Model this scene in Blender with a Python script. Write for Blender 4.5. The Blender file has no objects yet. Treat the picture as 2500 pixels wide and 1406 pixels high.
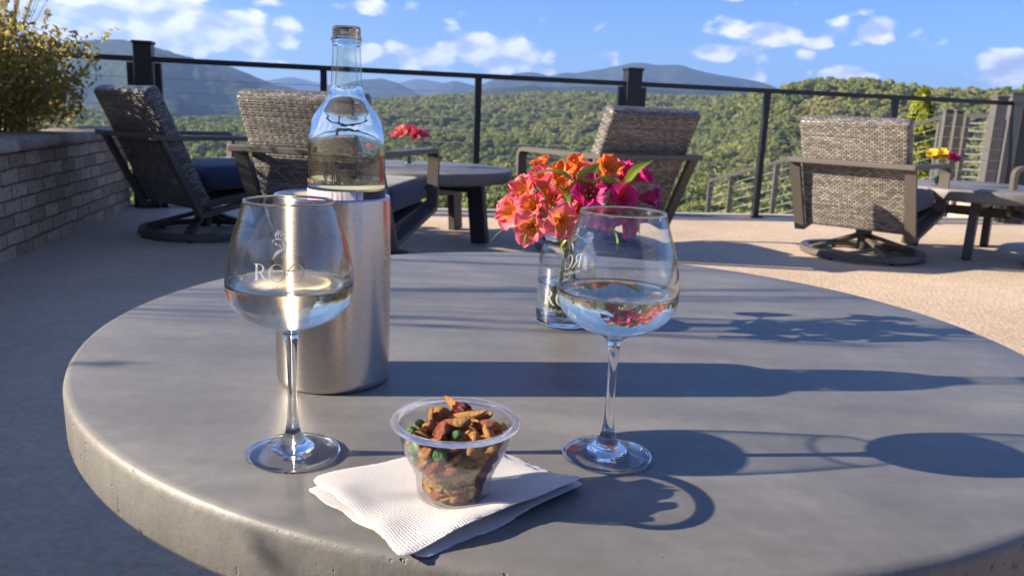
import bpy, bmesh, math, random
import numpy as np
from mathutils import Vector, Matrix, Euler

random.seed(7); rng = np.random.default_rng(7)
PI = math.pi
SC = bpy.context.scene
COL = SC.collection

# ------------------------------------------------------------------ camera
FPX, PITCH, ROLL, CAMZ = 1983.4, .2146, .0426, .83
_fw = np.array([0, math.cos(PITCH), -math.sin(PITCH)]); _rt = np.array([1., 0, 0]); _dn = np.cross(_fw, _rt)
RT = math.cos(ROLL)*_rt - math.sin(ROLL)*_dn
DN = math.sin(ROLL)*_rt + math.cos(ROLL)*_dn
def ray(px, py):
    return _fw + (px-1250)/FPX*RT + (py-703)/FPX*DN
def at(px, py, Y):           # world point seen at that photo pixel, Y metres ahead
    d = ray(px, py); return Vector(d*(Y/d[1])) + Vector((0, 0, CAMZ))
def onz(px, py, z):          # world point on the level z
    d = ray(px, py); return Vector(d*((z-CAMZ)/d[2])) + Vector((0, 0, CAMZ))
def azel(px, py):
    d = ray(px, py); return math.atan2(d[0], d[1]), math.atan2(d[2], math.hypot(d[0], d[1]))
cam = bpy.data.objects.new('camera', bpy.data.cameras.new('camera')); COL.objects.link(cam)
M = Matrix(((RT[0], -DN[0], -_fw[0]), (RT[1], -DN[1], -_fw[1]), (RT[2], -DN[2], -_fw[2]))).to_4x4()
M.translation = (0, 0, CAMZ); cam.matrix_world = M
cam.data.sensor_width = 36; cam.data.lens = FPX/2500*36
cam.data.clip_start = .02; cam.data.clip_end = 30000
cam.data.dof.use_dof = True; cam.data.dof.focus_distance = .72; cam.data.dof.aperture_fstop = 15
SC.camera = cam

# ------------------------------------------------------------------ materials
def newmat(name):
    m = bpy.data.materials.new(name); m.use_nodes = True; nt = m.node_tree
    for n in list(nt.nodes): nt.nodes.remove(n)
    return m, nt
class G:
    """small node-graph helper"""
    def __init__(s, nt): s.nt = nt
    def n(s, t, **k):
        nd = s.nt.nodes.new(t)
        ins = k.pop('i', {})
        for a, v in k.items(): setattr(nd, a, v)
        for a, v in ins.items():
            sock = nd.inputs[a]
            if isinstance(v, bpy.types.NodeSocket): s.nt.links.new(v, sock)
            else: sock.default_value = v
        return nd
    def m(s, op, a, b=None, c=None, clamp=False):
        nd = s.n('ShaderNodeMath', operation=op, use_clamp=clamp)
        for j, v in enumerate((a, b, c)):
            if v is None: continue
            if isinstance(v, bpy.types.NodeSocket): s.nt.links.new(v, nd.inputs[j])
            else: nd.inputs[j].default_value = v
        return nd.outputs[0]
    def ramp(s, fac, stops):
        nd = s.n('ShaderNodeValToRGB'); s.nt.links.new(fac, nd.inputs[0])
        cr = nd.color_ramp
        while len(cr.elements) < len(stops): cr.elements.new(.5)
        for e, (p, c) in zip(cr.elements, stops):
            e.position = p; e.color = (*c, 1) if len(c) == 3 else c
        return nd.outputs[0]
    def noise(s, vec, scale, detail=4, rough=.55, out=0, dist=0):
        nd = s.n('ShaderNodeTexNoise'); nd.inputs['Scale'].default_value = scale
        nd.inputs['Detail'].default_value = detail; nd.inputs['Roughness'].default_value = rough
        nd.inputs['Distortion'].default_value = dist
        if vec is not None: s.nt.links.new(vec, nd.inputs['Vector'])
        return nd.outputs[out]
    def mix(s, fac, a, b, bt='MIX'):
        nd = s.n('ShaderNodeMix', data_type='RGBA', blend_type=bt)
        for sk, v in ((nd.inputs[0], fac), (nd.inputs[6], a), (nd.inputs[7], b)):
            if isinstance(v, bpy.types.NodeSocket): s.nt.links.new(v, sk)
            else: sk.default_value = v if not isinstance(v, tuple) or len(v) == 4 else (*v, 1)
        return nd.outputs[2]
    def scalev(s, vec, sc):
        nd = s.n('ShaderNodeMapping'); s.nt.links.new(vec, nd.inputs[0]); nd.inputs['Scale'].default_value = sc
        return nd.outputs[0]
    def bump(s, h, st, dist=.01):
        nd = s.n('ShaderNodeBump'); nd.inputs['Strength'].default_value = st; nd.inputs['Distance'].default_value = dist
        s.nt.links.new(h, nd.inputs['Height']); return nd.outputs[0]
    def pbsdf(s, color, rough, normal=None, **k):
        nd = s.n('ShaderNodeBsdfPrincipled')
        for nm, v in [('Base Color', color), ('Roughness', rough)] + list(k.items()):
            if isinstance(v, bpy.types.NodeSocket): s.nt.links.new(v, nd.inputs[nm])
            else: nd.inputs[nm].default_value = (*v, 1) if isinstance(v, tuple) and len(v) == 3 else v
        if normal is not None: s.nt.links.new(normal, nd.inputs['Normal'])
        return nd
    def out(s, sh, vol=None):
        o = s.n('ShaderNodeOutputMaterial')
        if sh is not None: s.nt.links.new(sh, o.inputs['Surface'])
        if vol is not None: s.nt.links.new(vol, o.inputs['Volume'])
def obco(g, k='Object'): return g.n('ShaderNodeTexCoord').outputs[k]

def plain(name, color, rough=.5, var=.0, vs=20, bump=0, bs=80, bd=.002, **k):
    m, nt = newmat(name); g = G(nt); v = obco(g)
    c = color
    if var:
        n = g.noise(v, vs, 5)
        c = g.mix(n, tuple(x*(1-var) for x in color), tuple(min(1, x*(1+var)) for x in color))
    nr = g.bump(g.noise(v, bs, 4), bump, bd) if bump else None
    g.out(g.pbsdf(c, rough, nr, **k).outputs[0]); return m

def glass(name, color=(1, 1, 1), ior=1.5, rough=0.0, bump=None):
    m, nt = newmat(name); g = G(nt)
    nd = g.n('ShaderNodeBsdfGlass'); nd.inputs['Color'].default_value = (*color, 1)
    nd.inputs['IOR'].default_value = ior; nd.inputs['Roughness'].default_value = rough
    if bump:
        v = obco(g); nt.links.new(g.bump(g.noise(g.scalev(v, bump[3] if len(bump) > 3 else (1, 1, 1)), bump[0], 3), bump[1], bump[2]), nd.inputs['Normal'])
    g.out(nd.outputs[0]); return m

MT = {}
MT['glass'] = glass('clear_glass', (.985, .99, .985), 1.5, 0)
MT['bottle_glass'] = glass('bottle_glass', (.975, .985, .97), 1.5, 0, (30, .05, .003))
MT['wine'] = glass('white_wine', (1.0, .962, .87), 1.34)
MT['water'] = glass('vase_water', (.98, .99, .985), 1.333)
MT['plastic'] = glass('clear_plastic', (.985, .985, .985), 1.45, 0, (60, .06, .002))

def thin(name, tint=(.993, .996, .993), edge=(.74, .79, .78), bump=None):
    m, nt = newmat(name); g = G(nt)
    lw = g.n('ShaderNodeLayerWeight'); lw.inputs[0].default_value = .5; fc = lw.outputs['Facing']
    t = g.n('ShaderNodeBsdfTransparent'); nt.links.new(g.mix(g.m('POWER', fc, 5), tint, edge), t.inputs[0])
    gl = g.n('ShaderNodeBsdfGlossy'); gl.inputs['Roughness'].default_value = .0
    if bump: nt.links.new(g.bump(g.noise(obco(g), bump[0], 3), bump[1], bump[2]), gl.inputs['Normal'])
    f = g.m('ADD', g.m('MULTIPLY', g.m('POWER', fc, 3.6), .9), .055, clamp=True)
    mx = g.n('ShaderNodeMixShader'); nt.links.new(f, mx.inputs[0]); nt.links.new(t.outputs[0], mx.inputs[1]); nt.links.new(gl.outputs[0], mx.inputs[2]); g.out(mx.outputs[0]); return m
MT['thin_glass'] = thin('thin_glass_wall')
MT['thin_plastic'] = thin('thin_clear_plastic', (.99, .99, .985), (.8, .8, .8), (90, .15, .002))
MT['thin_bottle'] = thin('thin_bottle_wall', (.95, .965, .94), (.55, .62, .52), (45, .12, .003))
m_, nt_ = newmat('plastic_rim'); gg = G(nt_); a_ = gg.n('ShaderNodeBsdfGlass'); a_.inputs[0].default_value = (.98, .98, .98, 1); a_.inputs['IOR'].default_value = 1.3; a_.inputs['Roughness'].default_value = .05
b_ = gg.n('ShaderNodeBsdfTranslucent'); b_.inputs[0].default_value = (.85, .82, .82, 1); c_ = gg.n('ShaderNodeMixShader'); c_.inputs[0].default_value = .14; nt_.links.new(a_.outputs[0], c_.inputs[1]); nt_.links.new(b_.outputs[0], c_.inputs[2]); gg.out(c_.outputs[0]); MT['plastic_rim'] = m_
def thin_zone(o, mat, zones, foot=False):
    o.data.materials.append(mat)
    for p in o.data.polygons:
        z = p.center.z
        if any(a < z < b for a, b in zones): p.material_index = 1
        if foot and z < .0068 and .0135 < math.hypot(p.center.x, p.center.y) < .0362: p.material_index = 1
def mat_concrete():
    m, nt = newmat('cast_concrete'); g = G(nt); v = obco(g)
    sep = g.n('ShaderNodeSeparateXYZ'); nt.links.new(v, sep.inputs[0])
    n1 = g.noise(v, 3.5, 6, .6, dist=.6); n2 = g.noise(v, 60, 5, .6); n3 = g.noise(g.scalev(v, (2, 9, 2)), 3, 4)
    f = g.m('ADD', g.m('MULTIPLY', n1, .5), g.m('ADD', g.m('MULTIPLY', n2, .2), g.m('MULTIPLY', n3, .3)))
    c = g.ramp(f, [(.34, (.108, .103, .096)), (.5, (.148, .144, .137)), (.66, (.205, .198, .187))])
    # pits low on the cast edge
    geo = g.n('ShaderNodeNewGeometry'); sn = g.n('ShaderNodeSeparateXYZ'); nt.links.new(geo.outputs['Normal'], sn.inputs[0])
    side = g.m('SUBTRACT', 1, g.m('ABSOLUTE', sn.outputs[2]), clamp=True)
    side = g.m('GREATER_THAN', side, .35)
    pit = g.ramp(g.noise(g.scalev(v, (1, 1, .55)), 85, 3, .6), [(.30, (1, 1, 1)), (.36, (0, 0, 0))])
    zone = g.ramp(g.noise(v, 7, 3), [(.45, (0, 0, 0)), (.6, (1, 1, 1))])
    p = g.m('MULTIPLY', g.m('MULTIPLY', pit, zone), side)
    c = g.mix(g.m('MULTIPLY', side, .35), c, (.085, .08, .076))  # painted shade: upright edge faces take a darker colour
    c = g.mix(g.m('MULTIPLY', p, .55), c, (.06, .057, .056))
    st = g.ramp(g.noise(g.scalev(v, (5, 5, 1)), 9, 5), [(.4, (0, 0, 0)), (.7, (1, 1, 1))])
    c = g.mix(g.m('MULTIPLY', g.m('MULTIPLY', st, side), .3), c, (.21, .195, .18))
    sc = g.n('ShaderNodeTexVoronoi', feature='DISTANCE_TO_EDGE'); nt.links.new(g.noise(v, 4, 3, out=1), sc.inputs['Vector']); sc.inputs['Scale'].default_value = 14
    scr = g.m('MULTIPLY', g.m('LESS_THAN', sc.outputs[0], .004), g.m('GREATER_THAN', n1, .56))
    c = g.mix(g.m('MULTIPLY', scr, .25), c, (.3, .3, .3))
    vp = g.n('ShaderNodeTexVoronoi'); nt.links.new(v, vp.inputs['Vector']); vp.inputs['Scale'].default_value = 70
    sc_ = g.n('ShaderNodeSeparateColor'); nt.links.new(vp.outputs['Color'], sc_.inputs[0])
    pore = g.m('MULTIPLY', g.m('LESS_THAN', vp.outputs['Distance'], .085), g.m('GREATER_THAN', sc_.outputs[0], .72))
    c = g.mix(g.m('MULTIPLY', pore, .5), c, (.06, .055, .05))
    vr = g.n('ShaderNodeTexVoronoi'); nt.links.new(v, vr.inputs['Vector']); vr.inputs['Scale'].default_value = 5.5
    ringm = g.m('MULTIPLY', g.m('LESS_THAN', g.m('ABSOLUTE', g.m('SUBTRACT', vr.outputs['Distance'], .19)), .006), g.noise(v, 9, 2))
    c = g.mix(g.m('MULTIPLY', ringm, .18), c, (.30, .29, .27))
    h = g.m('ADD', g.m('MULTIPLY', n2, .15), g.m('SUBTRACT', g.m('MULTIPLY', g.m('MULTIPLY', g.noise(v, 130, 4), side), .45), g.m('MULTIPLY', p, 3)))
    r = g.m('ADD', g.m('MULTIPLY', n1, .22), g.m('ADD', g.m('MULTIPLY', side, .08), .33))
    g.out(g.pbsdf(c, r, g.bump(h, .55, .0025), **{'Specular IOR Level': .45}).outputs[0]); return m
MT['concrete'] = mat_concrete()

def mat_floor():
    m, nt = newmat('textured_patio_concrete'); g = G(nt); v = obco(g)
    n1 = g.noise(v, 1.1, 5); n2 = g.noise(v, 45, 6, .65); n3 = g.noise(v, 14, 3)
    f = g.m('ADD', g.m('MULTIPLY', n1, .35), g.m('ADD', g.m('MULTIPLY', n2, .45), g.m('MULTIPLY', n3, .2)))
    c = g.ramp(f, [(.36, (.40, .30, .205)), (.5, (.53, .41, .29)), (.62, (.64, .51, .375))])
    h = g.m('ADD', g.ramp(g.noise(v, 55, 3, .5), [(.42, (0, 0, 0)), (.55, (1, 1, 1))]), g.m('MULTIPLY', n2, .6))
    g.out(g.pbsdf(c, .62, g.bump(h, .5, .003), **{'Specular IOR Level': .35}).outputs[0]); return m
MT['floor'] = mat_floor()

def mat_brick():
    m, nt = newmat('stone_brick'); g = G(nt); uv = obco(g, 'UV')
    d = g.mix(.025, uv, g.noise(uv, 9, 3, out=1), 'ADD')
    b = g.n('ShaderNodeTexBrick'); nt.links.new(d, b.inputs['Vector'])
    b.inputs['Scale'].default_value = 1; b.inputs['Brick Width'].default_value = .205; b.inputs['Row Height'].default_value = .0757
    b.inputs['Mortar Size'].default_value = .006; b.inputs['Mortar Smooth'].default_value = .3
    b.inputs['Color1'].default_value = (.36, .245, .155, 1); b.inputs['Color2'].default_value = (.60, .44, .30, 1); b.inputs['Mortar'].default_value = (.18, .135, .10, 1)
    n = g.noise(uv, 26, 6, .65)
    c = g.mix(.6, b.outputs[0], g.ramp(n, [(.35, (.45, .42, .4)), (.6, (1, 1, 1))]), 'MULTIPLY')
    h = g.m('ADD', g.m('MULTIPLY', b.outputs[1], -1.2), g.m('MULTIPLY', n, .9))
    g.out(g.pbsdf(c, .85, g.bump(h, .9, .012)).outputs[0]); return m
MT['brick'] = mat_brick()
def mat_cap():
    m, nt = newmat('flagstone_cap'); g = G(nt); v = obco(g)
    n = g.noise(v, 5, 6, .65, dist=.5); n2 = g.noise(v, 60, 5)
    c = g.ramp(g.m('ADD', g.m('MULTIPLY', n, .75), g.m('MULTIPLY', n2, .25)), [(.35, (.20, .14, .10)), (.5, (.36, .27, .20)), (.65, (.45, .37, .30))])
    g.out(g.pbsdf(c, .85, g.bump(n2, .7, .006)).outputs[0]); return m
MT['cap'] = mat_cap()

def mat_wicker():
    m, nt = newmat('woven_wicker'); g = G(nt); uv = obco(g, 'UV')
    sp = g.n('ShaderNodeSeparateXYZ'); nt.links.new(uv, sp.inputs[0])
    b = g.n('ShaderNodeTexBrick'); nt.links.new(uv, b.inputs['Vector'])
    b.inputs['Scale'].default_value = 1; b.inputs['Brick Width'].default_value = .030; b.inputs['Row Height'].default_value = .0135
    b.inputs['Mortar Size'].default_value = .0036; b.inputs['Mortar Smooth'].default_value = 1; b.offset = .5
    b.inputs['Color1'].default_value = (.16, .14, .12, 1); b.inputs['Color2'].default_value = (.42, .38, .34, 1); b.inputs['Mortar'].default_value = (.012, .01, .009, 1)
    rows = g.noise(g.scalev(uv, (.01, 1, 1)), 38, 2)
    c = g.mix(.75, b.outputs[0], g.ramp(rows, [(.35, (.55, .53, .5)), (.6, (1.0, 1.0, 1.0))]), 'MULTIPLY')
    bandl = g.m('LESS_THAN', g.m('FRACT', g.m('DIVIDE', sp.outputs[1], .0675)), .09)
    c = g.mix(g.m('MULTIPLY', bandl, .6), c, (.03, .026, .022, 1))
    h = g.m('ADD', g.m('MULTIPLY', b.outputs[1], -1), g.m('MULTIPLY', g.m('SINE', g.m('MULTIPLY', sp.outputs[0], 2*PI/.034)), .05))
    g.out(g.pbsdf(c, .33, g.bump(h, 1, .005), **{'Specular IOR Level': .7}).outputs[0]); return m
MT['wicker'] = mat_wicker()
MT['alu'] = plain('taupe_powder_coat', (.085, .073, .062), .42, .12, 40, .15, 300, .0006)
MT['alu_dark'] = plain('dark_bronze_coat', (.05, .045, .042), .4, .1, 30)
MT['table_leg'] = plain('charcoal_leg_coat', (.045, .042, .042), .45, .15, 30)
MT['rail'] = plain('black_rail_coat', (.012, .013, .015), .38, .1, 30)
MT['gate'] = plain('grey_gate_coat', (.095, .09, .086), .45, .1, 30)
MT['cable'] = plain('steel_cable', (.55, .55, .55), .35, Metallic=.6)
def mat_fabric(name, c1, c2, s=350):
    m, nt = newmat(name); g = G(nt); v = obco(g)
    w = g.n('ShaderNodeTexChecker'); nt.links.new(v, w.inputs[0]); w.inputs['Scale'].default_value = s
    n = g.noise(v, 6, 3); n2 = g.noise(v, 220, 3)
    c = g.mix(g.m('MULTIPLY', g.m('ADD', w.outputs[1], n2), .5), c1, c2)
    g.out(g.pbsdf(c, .85, g.bump(g.m('ADD', g.m('MULTIPLY', n, 4), n2), .35, .004), **{'Sheen Weight': .25}).outputs[0]); return m
MT['navy'] = mat_fabric('navy_cushion_fabric', (.012, .02, .048), (.03, .043, .085))
MT['pillow'] = mat_fabric('dotted_pillow_fabric', (.02, .022, .035), (.06, .06, .08))
MT['soil'] = plain('planter_mulch', (.12, .08, .05), .95, .6, 30, 1, 60, .02)

def mat_steel():
    m, nt = newmat('brushed_steel'); g = G(nt); v = obco(g)
    n = g.noise(g.scalev(v, (1, 1, 30)), 60, 4, .7)
    n2 = g.noise(g.scalev(v, (1, 1, .05)), 55, 3)
    tg = g.n('ShaderNodeTangent', direction_type='RADIAL', axis='Z')
    r = g.m('ADD', g.m('MULTIPLY', n, .12), .2)
    nd = g.pbsdf(g.mix(n, (.52, .465, .42), (.62, .57, .52)), r, g.bump(g.m('ADD', n2, g.m('MULTIPLY', n, .1)), .22, .0012), Metallic=1.0, Anisotropic=.88)
    nt.links.new(tg.outputs[0], nd.inputs['Tangent'])
    nd.inputs['Anisotropic Rotation'].default_value = 0.25
    g.out(nd.outputs[0]); return m
MT['steel'] = mat_steel()

def mat_napkin():
    m, nt = newmat('embossed_paper'); g = G(nt); uv = obco(g, 'UV')
    w = g.n('ShaderNodeTexVoronoi'); nt.links.new(uv, w.inputs['Vector']); w.inputs['Scale'].default_value = 520; w.inputs['Randomness'].default_value = .25
    n = g.noise(uv, 35, 3)
    h = g.m('ADD', w.outputs[0], g.m('MULTIPLY', n, .6))
    p = g.pbsdf((.60, .575, .565), .9, g.bump(h, .75, .0009), **{'Subsurface Weight': .0})
    tr = g.n('ShaderNodeBsdfTranslucent'); tr.inputs[0].default_value = (.82, .8, .8, 1)
    mx = g.n('ShaderNodeMixShader'); mx.inputs[0].default_value = .18
    nt.links.new(p.outputs[0], mx.inputs[1]); nt.links.new(tr.outputs[0], mx.inputs[2]); g.out(mx.outputs[0]); return m
MT['napkin'] = mat_napkin()

def mat_etch():
    m, nt = newmat('frosted_etching'); g = G(nt)
    d = g.n('ShaderNodeBsdfDiffuse'); d.inputs[0].default_value = (.9, .9, .9, 1)
    t = g.n('ShaderNodeBsdfTransparent'); tl = g.n('ShaderNodeBsdfTranslucent'); tl.inputs[0].default_value = (.9, .9, .9, 1)
    a = g.n('ShaderNodeAddShader'); nt.links.new(d.outputs[0], a.inputs[0]); nt.links.new(tl.outputs[0], a.inputs[1])
    m1 = g.n('ShaderNodeMixShader'); m1.inputs[0].default_value = .5; nt.links.new(d.outputs[0], m1.inputs[1]); nt.links.new(tl.outputs[0], m1.inputs[2])
    mx = g.n('ShaderNodeMixShader'); mx.inputs[0].default_value = .75
    nt.links.new(t.outputs[0], mx.inputs[1]); nt.links.new(m1.outputs[0], mx.inputs[2]); g.out(mx.outputs[0]); return m
MT['etch'] = mat_etch()

def mat_leaf(name, stops, trans=.3, rough=.55, key='rand', nz=None, spec=.3):
    """foliage: hue picked per object, varied leaf by leaf"""
    m, nt = newmat(name); g = G(nt)
    oi = g.n('ShaderNodeObjectInfo').outputs['Random']
    at_ = g.n('ShaderNodeAttribute', attribute_name='tint'); t = at_.outputs['Fac']
    f = g.m('ADD', g.m('MULTIPLY', oi, .62), g.m('MULTIPLY', t, .38))
    if name == 'forest_leaf':
        lo_ = g.n('ShaderNodeNewGeometry').outputs['Position']
        f = g.m('ADD', g.m('ADD', g.m('MULTIPLY', oi, .45), g.m('MULTIPLY', t, .30)), g.m('MULTIPLY', g.m('SUBTRACT', g.noise(lo_, .011, 3, .5), .36), 1.0))
    c = g.ramp(f, stops)
    p = g.pbsdf(c, rough, **{'Specular IOR Level': spec})
    tr = g.n('ShaderNodeBsdfTranslucent'); nt.links.new(g.mix(.5, c, (.50, .42, .08) if 'shrub' in name else (.25, .35, .03), 'MIX') if trans > .25 else c, tr.inputs[0])
    mx = g.n('ShaderNodeMixShader'); mx.inputs[0].default_value = trans
    nt.links.new(p.outputs[0], mx.inputs[1]); nt.links.new(tr.outputs[0], mx.inputs[2]); g.out(mx.outputs[0]); return m
MT['crown'] = mat_leaf('forest_leaf', [(.0, (.055, .080, .024)), (.25, (.12, .145, .04)), (.45, (.18, .20, .055)), (.62, (.225, .235, .065)), (.8, (.27, .24, .08)), (1, (.30, .22, .10))], .32)
MT['bush'] = mat_leaf('shrub_leaf', [(.0, (.10, .09, .03)), (.35, (.28, .225, .07)), (.7, (.48, .37, .15)), (1, (.78, .66, .42))], .6, .4, spec=.5)
MT['arbor'] = mat_leaf('arborvitae_leaf', [(.0, (.07, .12, .01)), (.5, (.17, .20, .015)), (1, (.30, .28, .03))], .2)
MT['plume'] = mat_leaf('grass_plume', [(.0, (.42, .30, .20)), (1, (.62, .47, .36))], .35)
MT['blade'] = mat_leaf('grass_blade', [(.0, (.12, .13, .04)), (1, (.38, .30, .14))], .25)
MT['straw'] = mat_leaf('dry_straw', [(.0, (.22, .16, .06)), (1, (.48, .36, .17))], .25)
MT['bark'] = plain('bark', (.10, .075, .055), .9, .4, 3, .8, 12, .05)

def mat_ground(name, a, b, c3, s1=.02, s2=.25, bs=.15, bd=4.):
    m, nt = newmat(name); g = G(nt); v = obco(g)
    n = g.noise(v, s1, 5, .6); n2 = g.noise(v, s2, 5, .6)
    f = g.m('ADD', g.m('MULTIPLY', n, .55), g.m('MULTIPLY', n2, .45))
    g.out(g.pbsdf(g.ramp(f, [(.35, a), (.5, b), (.66, c3)]), .95, g.bump(g.noise(v, bs, 6, .7), 1, bd), **{'Specular IOR Level': .1}).outputs[0]); return m
MT['valley'] = mat_ground('forest_floor', (.03, .04, .015), (.05, .06, .02), (.09, .085, .035))
MT['mountain'] = mat_ground('forested_mountain', (.012, .022, .010), (.024, .037, .014), (.052, .062, .024), .0016, .012, .010, 30.)
MT['bank'] = mat_ground('grassy_bank', (.07, .06, .025), (.16, .12, .05), (.30, .22, .10), .3, 4, 3, .15)

# ------------------------------------------------------------------ mesh helpers
def mkobj(name, verts, faces, mat, parent=None, smooth=False, uvs=None, tint=None):
    me = bpy.data.meshes.new(name); me.from_pydata([tuple(v) for v in verts], [], [tuple(f) for f in faces])
    if uvs is not None:
        ul = me.uv_layers.new(name='UVMap'); li = np.zeros(len(me.loops), dtype=np.int32); me.loops.foreach_get('vertex_index', li)
        ul.data.foreach_set('uv', np.asarray(uvs, dtype=np.float32)[li].ravel())
    if tint is not None:
        a = me.attributes.new('tint', 'FLOAT', 'POINT'); a.data.foreach_set('value', np.asarray(tint, dtype=np.float32))
    if smooth: me.polygons.foreach_set('use_smooth', [True]*len(me.polygons))
    me.materials.append(mat); me.update()
    o = bpy.data.objects.new(name, me); COL.objects.link(o)
    if parent is not None: o.parent = parent
    return o
def tag(o, label=None, cat=None, group=None, kind=None):
    if label: o['label'] = label
    if cat: o['category'] = cat
    if group: o['group'] = group
    if kind: o['kind'] = kind
    return o
def thing(name, label, cat, loc=(0, 0, 0), rz=0, group=None):
    o = bpy.data.objects.new(name, None); COL.objects.link(o); o.location = loc; o.rotation_euler = (0, 0, rz)
    o.empty_display_size = .05
    return tag(o, label, cat, group)
def copy_tree(o, parent=None):
    kids = [c for c in o.children]
    c = o.copy(); COL.objects.link(c)
    if parent is not None: c.parent = parent
    for k in kids: copy_tree(k, c)
    return c
class MB:
    def __init__(s): s.v = []; s.f = []; s.uv = []
    def add(s, v, f, uv=None):
        n = len(s.v); s.v += [tuple(p) for p in v]; s.f += [tuple(i+n for i in q) for q in f]
        s.uv += list(uv) if uv is not None else [(0, 0)]*len(v)
    def box(s, c, size, rot=None, bev=0):
        bm = bmesh.new(); bmesh.ops.create_cube(bm, size=1)
        for v in bm.verts: v.co = Vector((v.co.x*size[0], v.co.y*size[1], v.co.z*size[2]))
        if bev: bmesh.ops.bevel(bm, geom=bm.edges[:], offset=bev, segments=2, profile=.5, affect='EDGES')
        R = rot.to_matrix() if rot is not None else Matrix.Identity(3)
        s.add([R@v.co + Vector(c) for v in bm.verts], [[v.index for v in f.verts] for f in bm.faces]); bm.free()
    def bar(s, a, b, w, h, up=(0, 0, 1), bev=0):
        a, b = Vector(a), Vector(b); d = (b-a); L = d.length; d.normalize(); up = Vector(up)
        x = d.cross(up).normalized(); z = x.cross(d)
        R = Matrix((x, d, z)).transposed()
        bm = bmesh.new(); bmesh.ops.create_cube(bm, size=1)
        for v in bm.verts: v.co = Vector((v.co.x*w, v.co.y*L, v.co.z*h))
        if bev: bmesh.ops.bevel(bm, geom=bm.edges[:], offset=bev, segments=2, profile=.5, affect='EDGES')
        s.add([R@v.co + (a+b)/2 for v in bm.verts], [[v.index for v in f.verts] for f in bm.faces]); bm.free()
    def tube(s, pts, rad, n=8, cap=True):
        pts = [Vector(p) for p in pts]; m = len(pts)
        if not hasattr(rad, '__len__'): rad = [rad]*m
        T = [(pts[min(i+1, m-1)]-pts[max(i-1, 0)]).normalized() for i in range(m)]
        up = Vector((0, 0, 1)) if abs(T[0].z) < .9 else Vector((1, 0, 0))
        x = T[0].cross(up).normalized(); vs = []
        for i in range(m):
            x = (x - T[i]*x.dot(T[i])).normalized(); y = T[i].cross(x)
            for k in range(n):
                a = 2*PI*k/n; vs.append(pts[i] + (x*math.cos(a)+y*math.sin(a))*rad[i])
        fs = [(i*n+k, i*n+(k+1) % n, (i+1)*n+(k+1) % n, (i+1)*n+k) for i in range(m-1) for k in range(n)]
        if cap: fs += [tuple(range(n))[::-1], tuple(range((m-1)*n, m*n))]
        s.add(vs, fs)
    def build(s, name, mat, parent=None, smooth=False):
        return mkobj(name, s.v, s.f, mat, parent, smooth, s.uv)
def autosmooth(o, ang=40):
    me = o.data; bm = bmesh.new(); bm.from_mesh(me)
    for f in bm.faces: f.smooth = True
    for e in bm.edges:
        if len(e.link_faces) == 2 and e.calc_face_angle(0) > math.radians(ang): e.smooth = False
    bm.to_mesh(me); bm.free(); return o
def catmull(P, sub=4):
    P = [np.array(p, float) for p in P]; out = []
    for i in range(len(P)-1):
        p0 = P[max(i-1, 0)]; p1 = P[i]; p2 = P[i+1]; p3 = P[min(i+2, len(P)-1)]
        d0, d1, d2 = (max(np.linalg.norm(a-b), 1e-6)**.5 for a, b in ((p1, p0), (p2, p1), (p3, p2)))
        if i == 0: d0 = d1
        if i == len(P)-2: d2 = d1
        m1 = (p1-p0)/d0 - (p2-p0)/(d0+d1) + (p2-p1)/d1 if i > 0 else (p2-p1)/d1
        m2 = (p2-p1)/d1 - (p3-p1)/(d1+d2) + (p3-p2)/d2 if i < len(P)-2 else (p2-p1)/d1
        m1 = m1*d1; m2 = m2*d1
        for j in range(sub):
            t = j/sub; out.append((2*t**3-3*t*t+1)*p1 + (t**3-2*t*t+t)*m1 + (-2*t**3+3*t*t)*p2 + (t**3-t*t)*m2)
    out.append(P[-1]); return out
def lathe(prof, N=96, sub=4):
    p = catmull(prof, sub) if sub > 1 else [np.array(q, float) for q in prof]
    p = [(max(q[0], 0), q[1]) for q in p]
    V = []; rings = []; uv = []; L = 0
    for i, (r, z) in enumerate(p):
        if i: L += math.hypot(r-p[i-1][0], z-p[i-1][1])
        if r < 1e-6: rings.append([len(V)]); V.append((0, 0, z)); uv.append((0, L))
        else:
            rings.append(list(range(len(V), len(V)+N)))
            for k in range(N):
                a = 2*PI*k/N; V.append((r*math.cos(a), r*math.sin(a), z)); uv.append((k/N, L))
    F = []
    for A, B in zip(rings[:-1], rings[1:]):
        if len(A) == 1 and len(B) == 1: continue
        for k in range(N):
            k2 = (k+1) % N
            if len(A) == 1: F.append((A[0], B[k2], B[k]))
            elif len(B) == 1: F.append((A[k], A[k2], B[0]))
            else: F.append((A[k], A[k2], B[k2], B[k]))
    return V, F, uv
def lathe_obj(name, prof, mat, parent=None, N=96, sub=4, loc=None):
    V, F, uv = lathe(prof, N, sub); o = mkobj(name, V, F, mat, parent, True, uv)
    bm = bmesh.new(); bm.from_mesh(o.data); bmesh.ops.recalc_face_normals(bm, faces=bm.faces[:]); bm.to_mesh(o.data); bm.free()
    if loc is not None: o.location = loc
    return o
def interp_r(prof, h):   # outer radius of a profile at height h
    best = 0
    for (r1, z1), (r2, z2) in zip(prof[:-1], prof[1:]):
        if min(z1, z2) <= h <= max(z1, z2) and z1 != z2: best = max(best, r1+(r2-r1)*(h-z1)/(z2-z1))
    return best
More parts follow.
